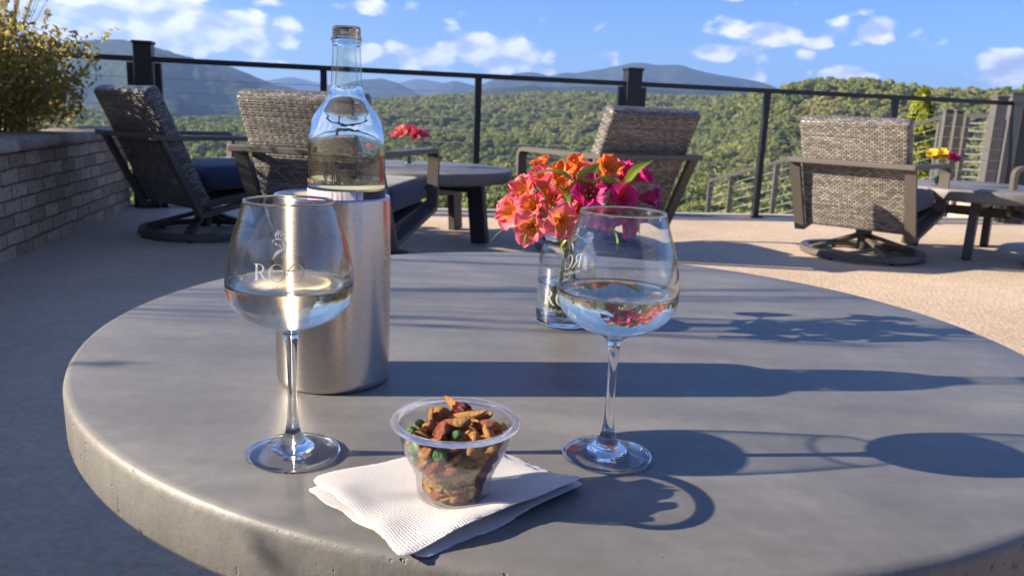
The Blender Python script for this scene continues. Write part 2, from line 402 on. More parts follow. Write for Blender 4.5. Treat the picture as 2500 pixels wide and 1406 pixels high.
def leaf_quads(centers, normals, size, seed=0, aspect=1.0, jitter=.5, fold=.15):
    """many small leaf faces"""
    r = np.random.default_rng(seed); n = len(centers)
    N = normals + r.normal(0, jitter, (n, 3)); N /= np.linalg.norm(N, axis=1)[:, None]+1e-9
    u = np.cross(N, r.normal(0, 1, (n, 3))); u /= np.linalg.norm(u, axis=1)[:, None]+1e-9; w = np.cross(N, u)
    sz = (size if np.ndim(size) else np.full(n, size))*r.uniform(.6, 1.35, n)
    a = u*sz[:, None]*aspect; b = w*(sz*.5)[:, None]
    V = np.stack([centers-a, centers+b+N*fold*sz[:, None], centers+a, centers-b+N*fold*sz[:, None]], 1).reshape(-1, 3)
    F = np.arange(4*n).reshape(n, 4); t = np.repeat(r.uniform(0, 1, n), 4)
    return V, F, t

# ------------------------------------------------------------------ world: sky and clouds
SUN_EL = math.radians(23.2)
shd = Vector((.993, .118, 0)).normalized()          # direction the shadows fall
sun_dir = Vector((-shd.x*math.cos(SUN_EL), -shd.y*math.cos(SUN_EL), math.sin(SUN_EL)))
w = bpy.data.worlds.new('World'); SC.world = w; w.use_nodes = True
nt = w.node_tree
for n_ in list(nt.nodes): nt.nodes.remove(n_)
g = G(nt)
sky = g.n('ShaderNodeTexSky', sky_type='NISHITA'); sky.sun_disc = False; sky.sun_elevation = SUN_EL
sky.sun_rotation = math.atan2(sun_dir.x, sun_dir.y); sky.altitude = 450; sky.air_density = 1.0; sky.dust_density = .25; sky.ozone_density = 3.0
co = g.n('ShaderNodeTexCoord').outputs['Generated']
sp = g.n('ShaderNodeSeparateXYZ'); nt.links.new(co, sp.inputs[0])
az = g.m('ARCTAN2', sp.outputs[0], sp.outputs[1]); el = g.m('ARCSINE', sp.outputs[2])
cb = g.n('ShaderNodeCombineXYZ'); nt.links.new(az, cb.inputs[0]); nt.links.new(g.m('MULTIPLY', el, 1.7), cb.inputs[1])
ae = cb.outputs[0]
def fbm(off):
    mp = g.n('ShaderNodeMapping'); nt.links.new(ae, mp.inputs[0]); mp.inputs['Location'].default_value = off
    a_ = g.noise(mp.outputs[0], 16, 7, .58, dist=.15); b_ = g.n('ShaderNodeTexVoronoi', feature='SMOOTH_F1'); nt.links.new(g.mix(.03, mp.outputs[0], g.noise(mp.outputs[0], 30, 3, out=1), 'ADD'), b_.inputs['Vector'])
    b_.inputs['Scale'].default_value = 26; b_.inputs['Smoothness'].default_value = .4
    return g.m('ADD', g.m('MULTIPLY', a_, .75), g.m('MULTIPLY', g.m('SUBTRACT', .8, b_.outputs[0]), .42))
CL = [  # photo x, y, half width, half height (px), weight
    (215, 62, 165, 66, 1.35), (400, 50, 160, 66, 1.5), (545, 75, 135, 44, 1.4), (330, 12, 260, 26, .8), (60, 20, 90, 30, .8), (170, 98, 110, 22, .6), (640, 5, 60, 14, .7),
    (915, 15, 65, 16, .85), (890, 130, 45, 16, .75), (1030, 138, 75, 26, 1.0), (1190, 128, 130, 34, 1.15), (1270, 150, 80, 18, .8), (1330, 172, 42, 10, .8), (620, 152, 60, 8, .6), (1120, 150, 190, 22, .75),
    (1470, 132, 30, 9, .55), (1850, 85, 90, 30, 1.1), (1790, 122, 95, 20, 1.0), (1930, 92, 40, 16, .7), (2050, 72, 60, 20, .9), (2120, 70, 45, 24, 1.0), (1995, 105, 34, 14, .9), (1970, 138, 26, 14, .8), (2110, 32, 26, 12, .6), (2085, 108, 20, 10, .6),
    (2070, 185, 60, 20, 1.0), (2135, 188, 20, 14, .8), (1848, 188, 26, 12, .8), (2360, 180, 28, 18, .55), (2460, 175, 70, 34, 1.15), (2500, 150, 60, 26, 1.0), (1975, 178, 12, 9, .5), (1790, 2, 40, 6, .6)]
mask = None
for (x, y, sx, sy, wt) in CL:
    a0, e0 = azel(x, y)
    dx = g.m('DIVIDE', g.m('SUBTRACT', az, a0), sx/FPX*1.15*math.cos(a0)**2); dy = g.m('DIVIDE', g.m('SUBTRACT', el, e0), sy/FPX*1.2*math.cos(a0))
    d = g.m('SQRT', g.m('ADD', g.m('MULTIPLY', dx, dx), g.m('MULTIPLY', dy, dy)))
    v = g.m('MULTIPLY', g.m('SUBTRACT', 1.45, d), wt*1.15)
    mask = v if mask is None else g.m('MAXIMUM', mask, v)
# unseen broken cloud added outside the frame, cover raised for whiter fill light
big = g.m('MULTIPLY', g.m('SUBTRACT', g.noise(g.scalev(co, (1, 1, 2.2)), 3.2, 5), .51), 6)
out_ = g.m('MAXIMUM', g.m('GREATER_THAN', el, .24), g.m('GREATER_THAN', g.m('ABSOLUTE', az), .68))
mask = g.m('MAXIMUM', mask, g.m('SUBTRACT', g.m('MULTIPLY', g.m('MULTIPLY', big, out_), 1), .1))
dens = g.m('ADD', mask, g.m('MULTIPLY', g.m('SUBTRACT', fbm((0, 0, 0)), .57), 3.4))
dens2 = g.m('ADD', mask, g.m('MULTIPLY', g.m('SUBTRACT', fbm((.012, -.016, 0)), .57), 3.4))
alpha = g.n('ShaderNodeMapRange', interpolation_type='SMOOTHSTEP'); nt.links.new(dens, alpha.inputs[0]); alpha.inputs[1].default_value = .2; alpha.inputs[2].default_value = .75
lit = g.n('ShaderNodeMapRange', interpolation_type='SMOOTHSTEP'); nt.links.new(g.m('SUBTRACT', dens, dens2), lit.inputs[0]); lit.inputs[1].default_value = -.55; lit.inputs[2].default_value = .5
CLOUD_LIT, CLOUD_SH = (9.6, 9.4, 9.3, 1), (3.9, 4.8, 7.0, 1)
ccol = g.mix(lit.outputs[0], CLOUD_SH, CLOUD_LIT)
skc = g.mix(1.0, sky.outputs[0], (.55, .77, 1.25, 1), 'MULTIPLY')
fin = g.mix(g.m('MULTIPLY', alpha.outputs[0], .93), skc, ccol)
bg = g.n('ShaderNodeBackground'); nt.links.new(fin, bg.inputs[0]); bg.inputs[1].default_value = .05
wo = g.n('ShaderNodeOutputWorld'); nt.links.new(bg.outputs[0], wo.inputs[0])
w.cycles.sampling_method = 'MANUAL'; w.cycles.sample_map_resolution = 1024

sl = bpy.data.lights.new('sun', 'SUN'); sl.energy = 5.0; sl.angle = math.radians(.53); sl.color = (1, .87, .68)
so = bpy.data.objects.new('sun', sl); COL.objects.link(so); so.rotation_euler = (-sun_dir).to_track_quat('-Z', 'Y').to_euler()
so.location = (-20, -2, 12)

# ------------------------------------------------------------------ patio floor and bank
def edgeY(x): return 6.82+.215*x
FV, FF = [], []
poly = [(-30, -14), (16, -14), (16, edgeY(5.2)+2.6), (5.2, edgeY(5.2)+2.6), (5.2, edgeY(5.2)), (-3.6, edgeY(-3.6)), (-30, edgeY(-3.6))]
mb = MB(); n = len(poly)
mb.add([(x, y, 0) for x, y in poly] + [(x, y, -.35) for x, y in poly], [tuple(range(n))] + [tuple(range(2*n-1, n-1, -1))] + [(i, i+n, (i+1) % n+n, (i+1) % n) for i in range(n)])
tag(mb.build('patio_floor', MT['floor']), 'textured tan concrete patio floor', None, None, 'structure')
mb = MB()
mb.bar((-3.6, edgeY(-3.6)-.05, .008), (5.2, edgeY(5.2)-.05, .008), .10, .024, bev=.004)
tag(mb.build('patio_kerb', plain('pale_coping', (.42, .40, .37), .6, .1, 20)), 'pale coping strip along the patio edge', None, None, 'structure')

# canopy surface (height of the tree tops) as a function of direction and distance
OUT = [(-300, 235), (0, 250), (130, 262), (400, 285), (600, 282), (750, 262), (900, 242), (1000, 238), (1170, 233), (1300, 225), (1400, 223), (1500, 229), (1560, 232), (1700, 238), (1800, 233), (1870, 220), (1900, 212), (1960, 203), (2020, 196), (2130, 198), (2200, 209), (2300, 218), (2400, 227), (2460, 224), (2500, 234), (2800, 240)]
OA = np.array([azel(x, y) for x, y in OUT])
DR = np.interp
def ridge(a):
    e = np.interp(a, OA[:, 0], OA[:, 1])
    d = np.interp(a, [azel(700, 250)[0], azel(950, 250)[0], azel(1650, 250)[0], azel(1900, 250)[0]], [900, 1250, 1150, 620])
    return e, d
def vnoise(x, y, s, seed=0):
    x = np.asarray(x)/s; y = np.asarray(y)/s; xi = np.floor(x).astype(int); yi = np.floor(y).astype(int); fx = x-xi; fy = y-yi
    fx = fx*fx*(3-2*fx); fy = fy*fy*(3-2*fy)
    def h(i, j): 
        v = np.sin(i*127.1+j*311.7+seed*74.7)*43758.5453; return v-np.floor(v)
    return (h(xi, yi)*(1-fx)+h(xi+1, yi)*fx)*(1-fy)+(h(xi, yi+1)*(1-fx)+h(xi+1, yi+1)*fx)*fy-.5
def canopy(a, d):
    a = np.asarray(a, float); d = np.asarray(d, float)
    e, R = ridge(a); zr = CAMZ+np.tan(e)*R
    base = np.interp(d, [0, 25, 60, 100, 200, 320], [-6, -8, -9, -11.5, -19, -25])
    t = np.clip((d-320)/(R-320), 0, 1); t = t**1.25; t = t*t*(3-2*t)
    up = -25+(zr+25)*t
    z = np.where(d < 320, base, up)
    t2 = np.clip((d-R)/(R*.5), 0, 1); t2 = t2*t2*(3-2*t2)
    z = np.where(d > R, zr+(-45-zr)*t2, z)
    x = np.sin(a)*d; y = np.cos(a)*d
    amp = np.clip((d-60)/300, 0, 1)*np.where(np.abs(d-R) < .12*R, .35, 1)
    return z + amp*(vnoise(x, y, 110, 1)*11+vnoise(x, y, 45, 2)*4)
TREE_H = 10.5
na, nd_ = 300, 150
A = np.linspace(-1.15, 1.15, na); D = np.concatenate([np.geomspace(6.2, 2600, nd_-2), [4500, 9500]])
AA, DD = np.meshgrid(A, D, indexing='ij')
Z = canopy(AA, DD)-TREE_H*.92*np.clip((DD-20)/60, .35, 1)
Z = np.where(DD < 25, -3.2-(DD-6)*.22+vnoise(AA*DD, DD, 3, 4)*.5, Z)
Z = np.where(DD > 2500, -60, Z)
V = np.stack([np.sin(AA)*DD, np.cos(AA)*DD+0, Z], -1).reshape(-1, 3)
idx = np.arange(na*nd_).reshape(na, nd_)
F = np.stack([idx[:-1, :-1], idx[1:, :-1], idx[1:, 1:], idx[:-1, 1:]], -1).reshape(-1, 4)
tag(mkobj('valley_ground', V, F, MT['valley'], smooth=True), 'wooded valley floor falling away below the patio', None, None, 'structure')
# whole-world ground sheet, low under everything
tag(mkobj('ground', [(-7000, -6000, -66), (7000, -6000, -66), (7000, 10000, -66), (-7000, 10000, -66)], [(0, 1, 2, 3)], MT['valley']), 'low ground far beyond the valley', None, None, 'structure')
# the made bank just outside the railing
V = []; F = []; nx, ny = 50, 14
for i in range(nx):
    for j in range(ny):
        x = -6+i/(nx-1)*22; s_ = j/(ny-1)*9
        y = edgeY(min(x, 5.2))+.02+s_+(2.6 if x > 5.2 else 0); z = -.5-s_*.34-(1.6 if x < 0 else 0)*min(1, -x/3 if x < 0 else 0)+float(vnoise(x, y, .8, 6))*.25
        V.append((x, y, z))
for i in range(nx-1):
    for j in range(ny-1): F.append((i*ny+j, (i+1)*ny+j, (i+1)*ny+j+1, i*ny+j+1))
tag(mkobj('hillside', V, F, MT['bank'], smooth=True), 'dry grassy bank dropping from the patio edge', None, None, 'structure')

# ------------------------------------------------------------------ mountains
def mountain(name, outline, dist, depth, basez, label, rough=1.0, seed=0, mat='mountain'):
    P = np.array([azel(x, y) for x, y in outline]); a0, a1 = P[0, 0], P[-1, 0]
    na, nd = 220, 44; A = np.linspace(a0, a1, na); T = np.linspace(-1, 1, nd)
    AA, TT = np.meshgrid(A, T, indexing='ij')
    e = np.interp(AA, P[:, 0], P[:, 1]); k = np.ones(9)/9
    e1 = np.interp(A, P[:, 0], P[:, 1]); e1 = np.convolve(np.pad(e1, 4, 'edge'), k, 'valid'); e = np.repeat(e1[:, None], nd, 1)
    Dm = dist+TT*depth+vnoise(AA*60, AA*0, 4, seed)*depth*.25*(np.abs(TT) < .99)
    zr = CAMZ+np.tan(e)*dist
    f = 1-np.abs(TT)**1.35
    X, Y = np.sin(AA)*Dm, np.cos(AA)*Dm
    nz = (vnoise(X, Y, dist*.10, seed)*.18+vnoise(X, Y, dist*.04, seed+1)*.10+vnoise(X, Y, dist*.015, seed+2)*.04)*(zr.max()-basez)*rough*1.7
    Zm = basez+(zr-basez)*f+nz*np.minimum(1, np.abs(TT)*4)
    V = np.stack([X, Y, Zm], -1).reshape(-1, 3); idx = np.arange(na*nd).reshape(na, nd)
    F = np.stack([idx[:-1, :-1], idx[1:, :-1], idx[1:, 1:], idx[:-1, 1:]], -1).reshape(-1, 4)
    return tag(mkobj(name, V, F, MT[mat], smooth=True), label, None, None, 'structure')
mountain('mountain', [(-500, 215), (-300, 180), (-100, 140), (60, 112), (130, 106), (180, 100), (250, 97), (300, 101), (360, 117), (430, 140), (480, 152), (540, 163), (600, 185), (650, 207), (700, 222), (770, 240), (850, 262), (900, 280)], 2900, 1500, -60, 'broad wooded mountain at left behind the railing', seed=3)
mountain('mountain', [(500, 215), (600, 205), (660, 196), (715, 187), (760, 203), (830, 215), (960, 206), (1020, 192), (1070, 200), (1130, 212), (1200, 225), (1300, 235)], 6400, 700, -60, 'farthest pale blue mountain line', seed=8)
mountain('mountain', [(740, 262), (800, 228), (850, 206), (890, 196), (930, 193), (970, 203), (1010, 222), (1040, 240), (1060, 250)], 4300, 600, -60, 'rounded blue hill right of the wine bottle', seed=12)
mountain('mountain', [(1010, 250), (1050, 222), (1080, 205), (1110, 198), (1150, 207), (1180, 218), (1230, 235), (1260, 245)], 4900, 500, -60, 'small blue hill left of the main mountain', seed=14)
mountain('mountain', [(1120, 235), (1180, 205), (1225, 188), (1270, 178), (1305, 176), (1350, 186), (1375, 174), (1400, 180), (1480, 173), (1515, 160), (1545, 151), (1575, 151), (1600, 157), (1665, 158), (1695, 170), (1740, 180), (1790, 187), (1840, 197), (1870, 206), (1900, 222), (1960, 250)], 4500, 1100, -60, 'long main mountain with a double summit', seed=21)
mountain('mountain', [(940, 262), (1050, 240), (1130, 226), (1200, 216), (1290, 212), (1380, 214), (1460, 216), (1540, 218), (1640, 220), (1740, 222), (1850, 232), (1950, 255)], 2500, 700, -60, 'low wooded foothill before the main mountain', seed=30)

# ------------------------------------------------------------------ forest
def crown_mesh(name, seed, nq, size, lumps=13, h=1.15, mat='crown'):
    r = np.random.default_rng(seed); C = r.normal(0, 1, (lumps, 3)); C /= np.linalg.norm(C, axis=1)[:, None]
    C *= r.uniform(.25, .68, (lumps, 1)); C[:, 2] = C[:, 2]*h*.9+.1; R = r.uniform(.3, .5, lumps)
    k = r.integers(0, lumps, nq*2); n = r.normal(0, 1, (nq*2, 3)); n /= np.linalg.norm(n, axis=1)[:, None]; n[:, 2] = np.abs(n[:, 2])*.9+n[:, 2]*.1
    P = C[k]+n*R[k][:, None]*r.uniform(.86, 1.08, (nq*2, 1))
    d = np.linalg.norm(P[:, None]-C[None], axis=2)/R[None]; ok = (d > .8).all(1) | (np.arange(nq*2) % 7 == 0)
    P = P[ok][:nq]; n = n[ok][:nq]
    V, F, t = leaf_quads(P, n, size, seed, 1.0, .42)
    lum = np.repeat(r.uniform(0, 1, lumps)[k][ok][:nq], 4); t = t*.5+lum*.5
    me_o = mkobj(name, V, F, MT[mat], None, False, None, t); return me_o
hi = [crown_mesh('crown', 40+i, 1500, .088) for i in range(4)]
lo_col = bpy.data.collections.new('crown_shapes')
lo = [crown_mesh('leaf_mass', 60+i, 430, .15) for i in range(4)]
for o in lo: COL.objects.unlink(o); lo_col.objects.link(o)
pts = []
def ring_pts(d0, d1, sp, amin=-.75, amax=.75):
    d = d0
    while d < d1:
        n = int((amax-amin)*d/sp); a = np.linspace(amin, amax, n)+rng.uniform(-.45, .45, n)*sp/d
        dd = d+rng.uniform(-.5, .5, n)*sp; pts.extend(zip(a, dd)); d += sp*.87
ring_pts(46, 210, 6.3); ring_pts(210, 620, 8.0); ring_pts(620, 1450, 11.5)
PA = np.array(pts); e_, R_ = ridge(PA[:, 0]); PA = PA[PA[:, 1] < R_*1.12]
zc = canopy(PA[:, 0], PA[:, 1]); s_ = rng.uniform(.62, 1.42, len(PA))*np.where(PA[:, 1] < 210, 3.9, np.where(PA[:, 1] < 620, 4.9, 6.6))
X = np.sin(PA[:, 0])*PA[:, 1]; Y = np.cos(PA[:, 0])*PA[:, 1]; hgt = rng.uniform(-3.4, 1.8, len(PA))
infr = np.abs(PA[:, 0]) < .60
order = np.argsort(np.where(infr, PA[:, 1]/s_, 1e9)); ind = order[:290]; rest = np.setdiff1d(np.arange(len(PA)), ind)
TL = ['dark green bushy tree on the slope below the patio railing', 'olive green broadleaf tree on the slope below the patio railing', 'yellowing broadleaf tree on the slope below the patio railing', 'rounded mid green tree on the slope below the patio railing']
tv, tf = [], []
mb = MB(); mb.tube([(0, 0, 0), (.1, .05, 3.5), (0, .1, 7.5)], [.24, .17, .06], 6); mb.tube([(.05, 0, 3.2), (1.3, .4, 6.2)], [.1, .03], 5); mb.tube([(.05, 0, 4), (-1.1, -.5, 6.8)], [.09, .03], 5)
trunk0 = mb.build('trunk', MT['bark'])
first = True
for q, i in enumerate(ind):
    root = thing('tree', TL[q % 4], 'tree', (X[i], Y[i], zc[i]-TREE_H+hgt[i]), rng.uniform(0, 6.28), 'trees on the slope below the patio')
    c = bpy.data.objects.new('crown', hi[q % 4].data); COL.objects.link(c); c.parent = root
    c.location = (0, 0, TREE_H-s_[i]*.95); c.scale = (s_[i], s_[i], s_[i]*rng.uniform(.9, 1.25))
    t = bpy.data.objects.new('trunk', trunk0.data); COL.objects.link(t); t.parent = root
for o in hi+[trunk0]: bpy.data.objects.remove(o)
# distant woods: one mass
me = bpy.data.meshes.new('distant_forest'); P3 = np.stack([X[rest], Y[rest], zc[rest]+hgt[rest]-s_[rest]*.95], 1)
me.from_pydata([tuple(p) for p in P3], [], []); a_ = me.attributes.new('sz', 'FLOAT', 'POINT'); a_.data.foreach_set('value', s_[rest].astype(np.float32))
fo = bpy.data.objects.new('distant_forest', me); COL.objects.link(fo); tag(fo, 'distant mixed woodland covering the valley and ridges', None, None, 'stuff')
ng = bpy.data.node_groups.new('forest_nodes', 'GeometryNodeTree')
ng.interface.new_socket('Geometry', in_out='INPUT', socket_type='NodeSocketGeometry'); ng.interface.new_socket('Geometry', in_out='OUTPUT', socket_type='NodeSocketGeometry')
gi = ng.nodes.new('NodeGroupInput'); go = ng.nodes.new('NodeGroupOutput'); ip = ng.nodes.new('GeometryNodeInstanceOnPoints'); ci = ng.nodes.new('GeometryNodeCollectionInfo')
ci.inputs['Collection'].default_value = lo_col; ci.inputs['Separate Children'].default_value = True; ci.inputs['Reset Children'].default_value = True
ip.inputs['Pick Instance'].default_value = True
na_ = ng.nodes.new('GeometryNodeInputNamedAttribute'); na_.data_type = 'FLOAT'; na_.inputs[0].default_value = 'sz'
rv = ng.nodes.new('FunctionNodeRandomValue'); rv.data_type = 'FLOAT_VECTOR'; rv.inputs[0].default_value = (0, 0, 0); rv.inputs[1].default_value = (.2, .2, 6.28)
for a, b in ((gi.outputs[0], ip.inputs['Points']), (ci.outputs[0], ip.inputs['Instance']), (na_.outputs[0], ip.inputs['Scale']), (rv.outputs[0], ip.inputs['Rotation']), (ip.outputs[0], go.inputs[0])): ng.links.new(a, b)
md = fo.modifiers.new('forest', 'NODES'); md.node_group = ng

# arborvitae
def arbor(loc, h, rad, label, seed):
    r = np.random.default_rng(seed); n = 4200; t = r.uniform(0, 1, n)**.8; a = r.uniform(0, 2*PI, n)
    rr = rad*(1-t)**.75*(1+.18*np.sin(a*5+t*19)+.14*np.sin(a*3-t*31))*r.uniform(.7, 1.05, n)+.02
    P = np.stack([rr*np.cos(a), rr*np.sin(a), .12*h+t*h*.88], 1); N = np.stack([np.cos(a), np.sin(a), np.full(n, .6)], 1)
    V, F, tt = leaf_quads(P, N, .045, seed, 1.3, .4)
    root = thing('arborvitae', label, 'tree', loc)
    mkobj('crown', V, F, MT['arbor'], root, False, None, tt)
    mb = MB(); mb.tube([(0, 0, -.3), (0, 0, h*.5)], [.05, .02], 7); mb.build('trunk', MT['bark'], root)
p = at(2256, 216, 12.5); arbor((p.x, p.y, p.z-2.9), 2.9, .52, 'bright yellow green conical arborvitae beyond the sloping handrail', 5)
p = at(2506, 180, 12); arbor((p.x+.1, p.y, p.z-3.0), 3.0, .5, 'bright green arborvitae at the frame edge behind the dark corner post', 6)
# dry grasses on the bank
r = np.random.default_rng(9); n = 2600; xs = r.uniform(1.2, 6, n); ss = r.uniform(.5, 5.5, n)
base = np.stack([xs, edgeY(np.minimum(xs, 5.2))+ss+np.where(xs > 5.2, 2.6, 0), -.5-ss*.34], 1)
V = []; F = []; T = []
for i in range(n):
    b = base[i]; dx, dy = r.normal(0, .12, 2); L = r.uniform(.25, .75); k = len(V)
    V += [(b[0]-.008, b[1], b[2]-.05), (b[0]+.008, b[1], b[2]-.05), (b[0]+dx, b[1]+dy, b[2]+L)]; F.append((k, k+1, k+2)); T += [r.uniform()]*3
tag(mkobj('dry_grass', V, F, MT['straw'], None, False, None, T), 'dry straw coloured grass on the bank', None, None, 'stuff')

# ------------------------------------------------------------------ planter
def wx(y): return -2.485-.187*(y-3.85)        # face line of the planter wall
y0, y1 = -4.5, 6.1
root = thing('planter_wall', 'low stone brick planter wall with flagstone cap along the left side', 'planter', (0, 0, 0))
V = []; F = []; U = []
K = 40
for i in range(K+1):
    y = y0+(y1-y0)*i/K; x = wx(y)
    for z in (0, .53): V.append((x, y, z)); U.append(((y-y0)*1.017, z))
F += [(2*i, 2*i+2, 2*i+3, 2*i+1) for i in range(K)]
k = len(V); xe = wx(y1)
V += [(xe, y1, 0), (xe, y1, .53), (xe-1.5, y1, .53), (xe-1.5, y1, 0)]; U += [(0, 0), (0, .53), (1.5, .53), (1.5, 0)]; F.append((k, k+3, k+2, k+1))
k = len(V)
V += [(wx(y0), y0, .53), (xe, y1, .53), (xe-.22, y1, .53), (wx(y0)-.22, y0, .53), (xe-.22, y1, .42), (wx(y0)-.22, y0, .42)]; U += [(0, 0)]*6; F += [(k, k+1, k+2, k+3), (k+3, k+2, k+4, k+5)]
mkobj('wall', V, F, MT['brick'], root, False, U)
y = y0
while y < y1-.1:
    L = random.uniform(.45, .75); L = min(L, y1+.03-y); a = y+.004; b = y+L-.004
    mb = MB(); ws = []
    m_ = 7
    for i in range(m_):
        yy = a+(b-a)*i/(m_-1); jf = random.uniform(-.010, .012)
        ws.append((wx(yy)+.045+jf, wx(yy)-.30+jf, yy))
    V = []
    for (xf, xb, yy) in ws:
        zt = .588+random.uniform(-.003, .004)
        V += [(xb, yy, .531), (xf-.008, yy, .531), (xf, yy, .545), (xf-.004, yy, zt-.012), (xf-.02, yy, zt), (xb, yy, zt)]
    F = [(i*6+j, i*6+(j+1) % 6, (i+1)*6+(j+1) % 6, (i+1)*6+j) for i in range(m_-1) for j in range(6)]
    F += [tuple(range(6))[::-1], tuple(range((m_-1)*6, m_*6))]
    autosmooth(mkobj('cap_stone', V, [f[::-1] for f in F], MT['cap'], root), 50)
    y += L
tag(mkobj('planter_soil', [(wx(y0)-.2, y0, .47), (xe-.2, y1, .47), (xe-1.5, y1, .5), (wx(y0)-2.2, y0, .5)], [(0, 1, 2, 3)], MT['soil']), 'brown mulch in the planter bed', None, None, 'structure')

def shrub_mesh(seed, n=9000, R=.58, H=.74, leaf=.018):
    r = np.random.default_rng(seed); L = 26
    C = np.stack([r.normal(0, .42, L)*R, r.normal(0, .42, L)*R, r.uniform(.25, .88, L)*H], 1); rad = r.uniform(.16, .30, L)*R*1.5
    k = r.integers(0, L, n); nn = r.normal(0, 1, (n, 3)); nn /= np.linalg.norm(nn, axis=1)[:, None]
    P = C[k]+nn*rad[k][:, None]*r.uniform(.55, 1.1, (n, 1)); P[:, 2] = np.maximum(P[:, 2], .02)
    # sprigs that break the outline
    for _ in range(70):
        c = C[r.integers(L)]; d = r.normal(0, 1, 3); d[2] = abs(d[2])+.4; d /= np.linalg.norm(d); s = c+d*R*.3
        q = s+d*np.linspace(0, .22, 14)[:, None]+r.normal(0, .008, (14, 3)); P = np.vstack([P, q]); nn = np.vstack([nn, r.normal(0, 1, (14, 3))])
    return leaf_quads(P, nn, leaf, seed, 1.25, .8)
def shrub(loc, seed, sc, label, group=None):
    root = thing('shrub', label, 'shrub', loc, random.uniform(0, 6), group); root.scale = (sc,)*3
    V, F, t = shrub_mesh(seed); mkobj('foliage', V, F, MT['bush'], root, False, None, t)
    mb = MB()
    for i in range(14):
        a = random.uniform(0, 6.28); q = random.uniform(.1, .42)
        mb.tube([(0.03*math.cos(a), .03*math.sin(a), -.03), (q*.4*math.cos(a), q*.4*math.sin(a), .25), (q*math.cos(a), q*math.sin(a), .55)], [.009, .006, .003], 5)
    mb.build('stem', MT['bark'], root); return root
def grass_clump(loc, seed, hh, n, label, lean=(0, 0), nplume=12):
    r = random.Random(seed); root = thing('ornamental_grass', label, 'grass clump', loc)
    V = []; F = []; T = []
    for i in range(n):
        a = r.uniform(0, 6.28); sp = r.uniform(.05, .55); L = r.uniform(.5, 1)*hh; b = Vector((r.gauss(0, .05), r.gauss(0, .05), -.02)); wd = r.uniform(.0015, .003)
        s = Vector((-math.sin(a), math.cos(a), 0))*wd; d = Vector((math.cos(a)*sp+lean[0], math.sin(a)*sp+lean[1], 0)); k = len(V); m = 6; tt = r.random()
        for j in range(m):
            t = j/(m-1); c = b+Vector((0, 0, L*(t-.18*t*t*sp)))+d*L*t*t*.8; q = s*(1-t*.9); V += [c-q, c+q]; T += [tt, tt]
        F += [(k+2*j, k+2*j+1, k+2*j+3, k+2*j+2) for j in range(m-1)]
    mkobj('blades', V, F, MT['blade'], root, False, None, T)
    for i in range(nplume):
        a = r.uniform(0, 6.28); sp = r.uniform(.1, .5); L = hh*r.uniform(1.05, 1.5); V = []; F = []; T = []
        d = Vector((math.cos(a)*sp+lean[0]*1.3, math.sin(a)*sp+lean[1]*1.3, 0))
        def P(t): return Vector((0, 0, L*(t-.12*t*t)))+d*L*t*t*.7
        mb = MB(); mb.tube([P(t/8) for t in range(9)], [.0018]*9, 4); st = mb.build('stalk', MT['blade'], root)
        for j in range(170):
            t = .78+.24*r.random(); c = P(t); v = Vector((r.gauss(0, .3), r.gauss(0, .3), 1)).normalized()*r.uniform(.02, .045); o_ = Vector((r.gauss(0, .006), r.gauss(0, .006), 0)); q = Vector((r.gauss(0, .0012), r.gauss(0, .0012), 0)); k = len(V)
            V += [c+o_*.3-q, c+o_*.3+q, c+o_+v+d*.02]; F.append((k, k+1, k+2)); T += [r.random()]*3
        mkobj('plume', V, F, MT['plume'], root, False, None, T)
    return root
pz = .48
shrub((-3.02, 4.72, pz), 31, 1.0, 'golden green leafy shrub at the planter end beside the first wicker chair')
shrub((-3.55, 4.15, pz), 32, 1.0, 'golden green shrub behind the planter cap at the left frame edge')
shrub((-3.7, 5.75, pz), 33, .75, 'darker green shrub behind the planter end by the railing')
grass_clump((-3.06, 4.98, pz), 51, .85, 260, 'tall ornamental grass with pale pink plumes at the left edge', (.10, 0), 18)
# planting that continues out of view towards the viewer and shades the patio
for i, (y, sc) in enumerate(((3.3, 1.0), (2.45, .92), (1.7, .72), (1.15, .66), (.62, .80), (-.05, .92), (-.75, 1.0), (-1.6, 1.0), (-2.6, 1.05), (-3.6, 1.1))):
    shrub((wx(y)-.52, y, pz), 70+i, sc, ['golden shrub beside the pink plumed grass', 'olive shrub one past the plumed grass', 'low golden shrub across from the table', 'compact low shrub between the two unseen grasses', 'small low shrub across from the near table edge', 'rounded low shrub across from the camera side of the table', 'mid sized shrub level with the viewer', 'full shrub just behind the viewer', 'full shrub farther behind the viewer', 'last big shrub at the building end'][i])
grass_clump((wx(.95)-.35, .95, pz), 52, 1.15, 110, 'ornamental grass in the planter across from the table', (.05, 0), 9)
grass_clump((wx(1.35)-.6, 1.35, pz), 53, 1.25, 110, 'taller ornamental grass in the planter beyond the table', (.0, .05), 9)

# ------------------------------------------------------------------ railing
root = thing('railing', 'long black metal railing with cable infill along the patio edge', 'railing')
def rp(x, z, off=-.10): return Vector((x, edgeY(x)+off, z))
XA, XB = -7.5, 4.72
mb = MB(); mb.bar(rp(XA, 1.085), rp(XB, 1.085), .055, .038, bev=.005); mb.build('top_rail', MT['rail'], root)
def big(x, z=1.19):
    mb = MB(); mb.box(rp(x, z/2-.0), (.125, .125, z), Euler((0, 0, math.atan(.215))), .004); mb.box(rp(x, z+.011), (.145, .145, .022), Euler((0, 0, math.atan(.215))), .008); mb.build('post', MT['rail'], root)
    for s in (-1, 1):
        mb = MB(); mb.box(rp(x+s*.093, .53), (.045, .05, 1.06), Euler((0, 0, math.atan(.215))), .003); mb.build('stile', MT['rail'], root)
def onrail(px, py):      # x where the photo column meets the rail plane
    d = ray(px, py); t = (edgeY(0)-.1)/(d[1]-.215*d[0]); return d[0]*t
big(onrail(352, 150)); big(onrail(1543, 215)); big(-6.2)
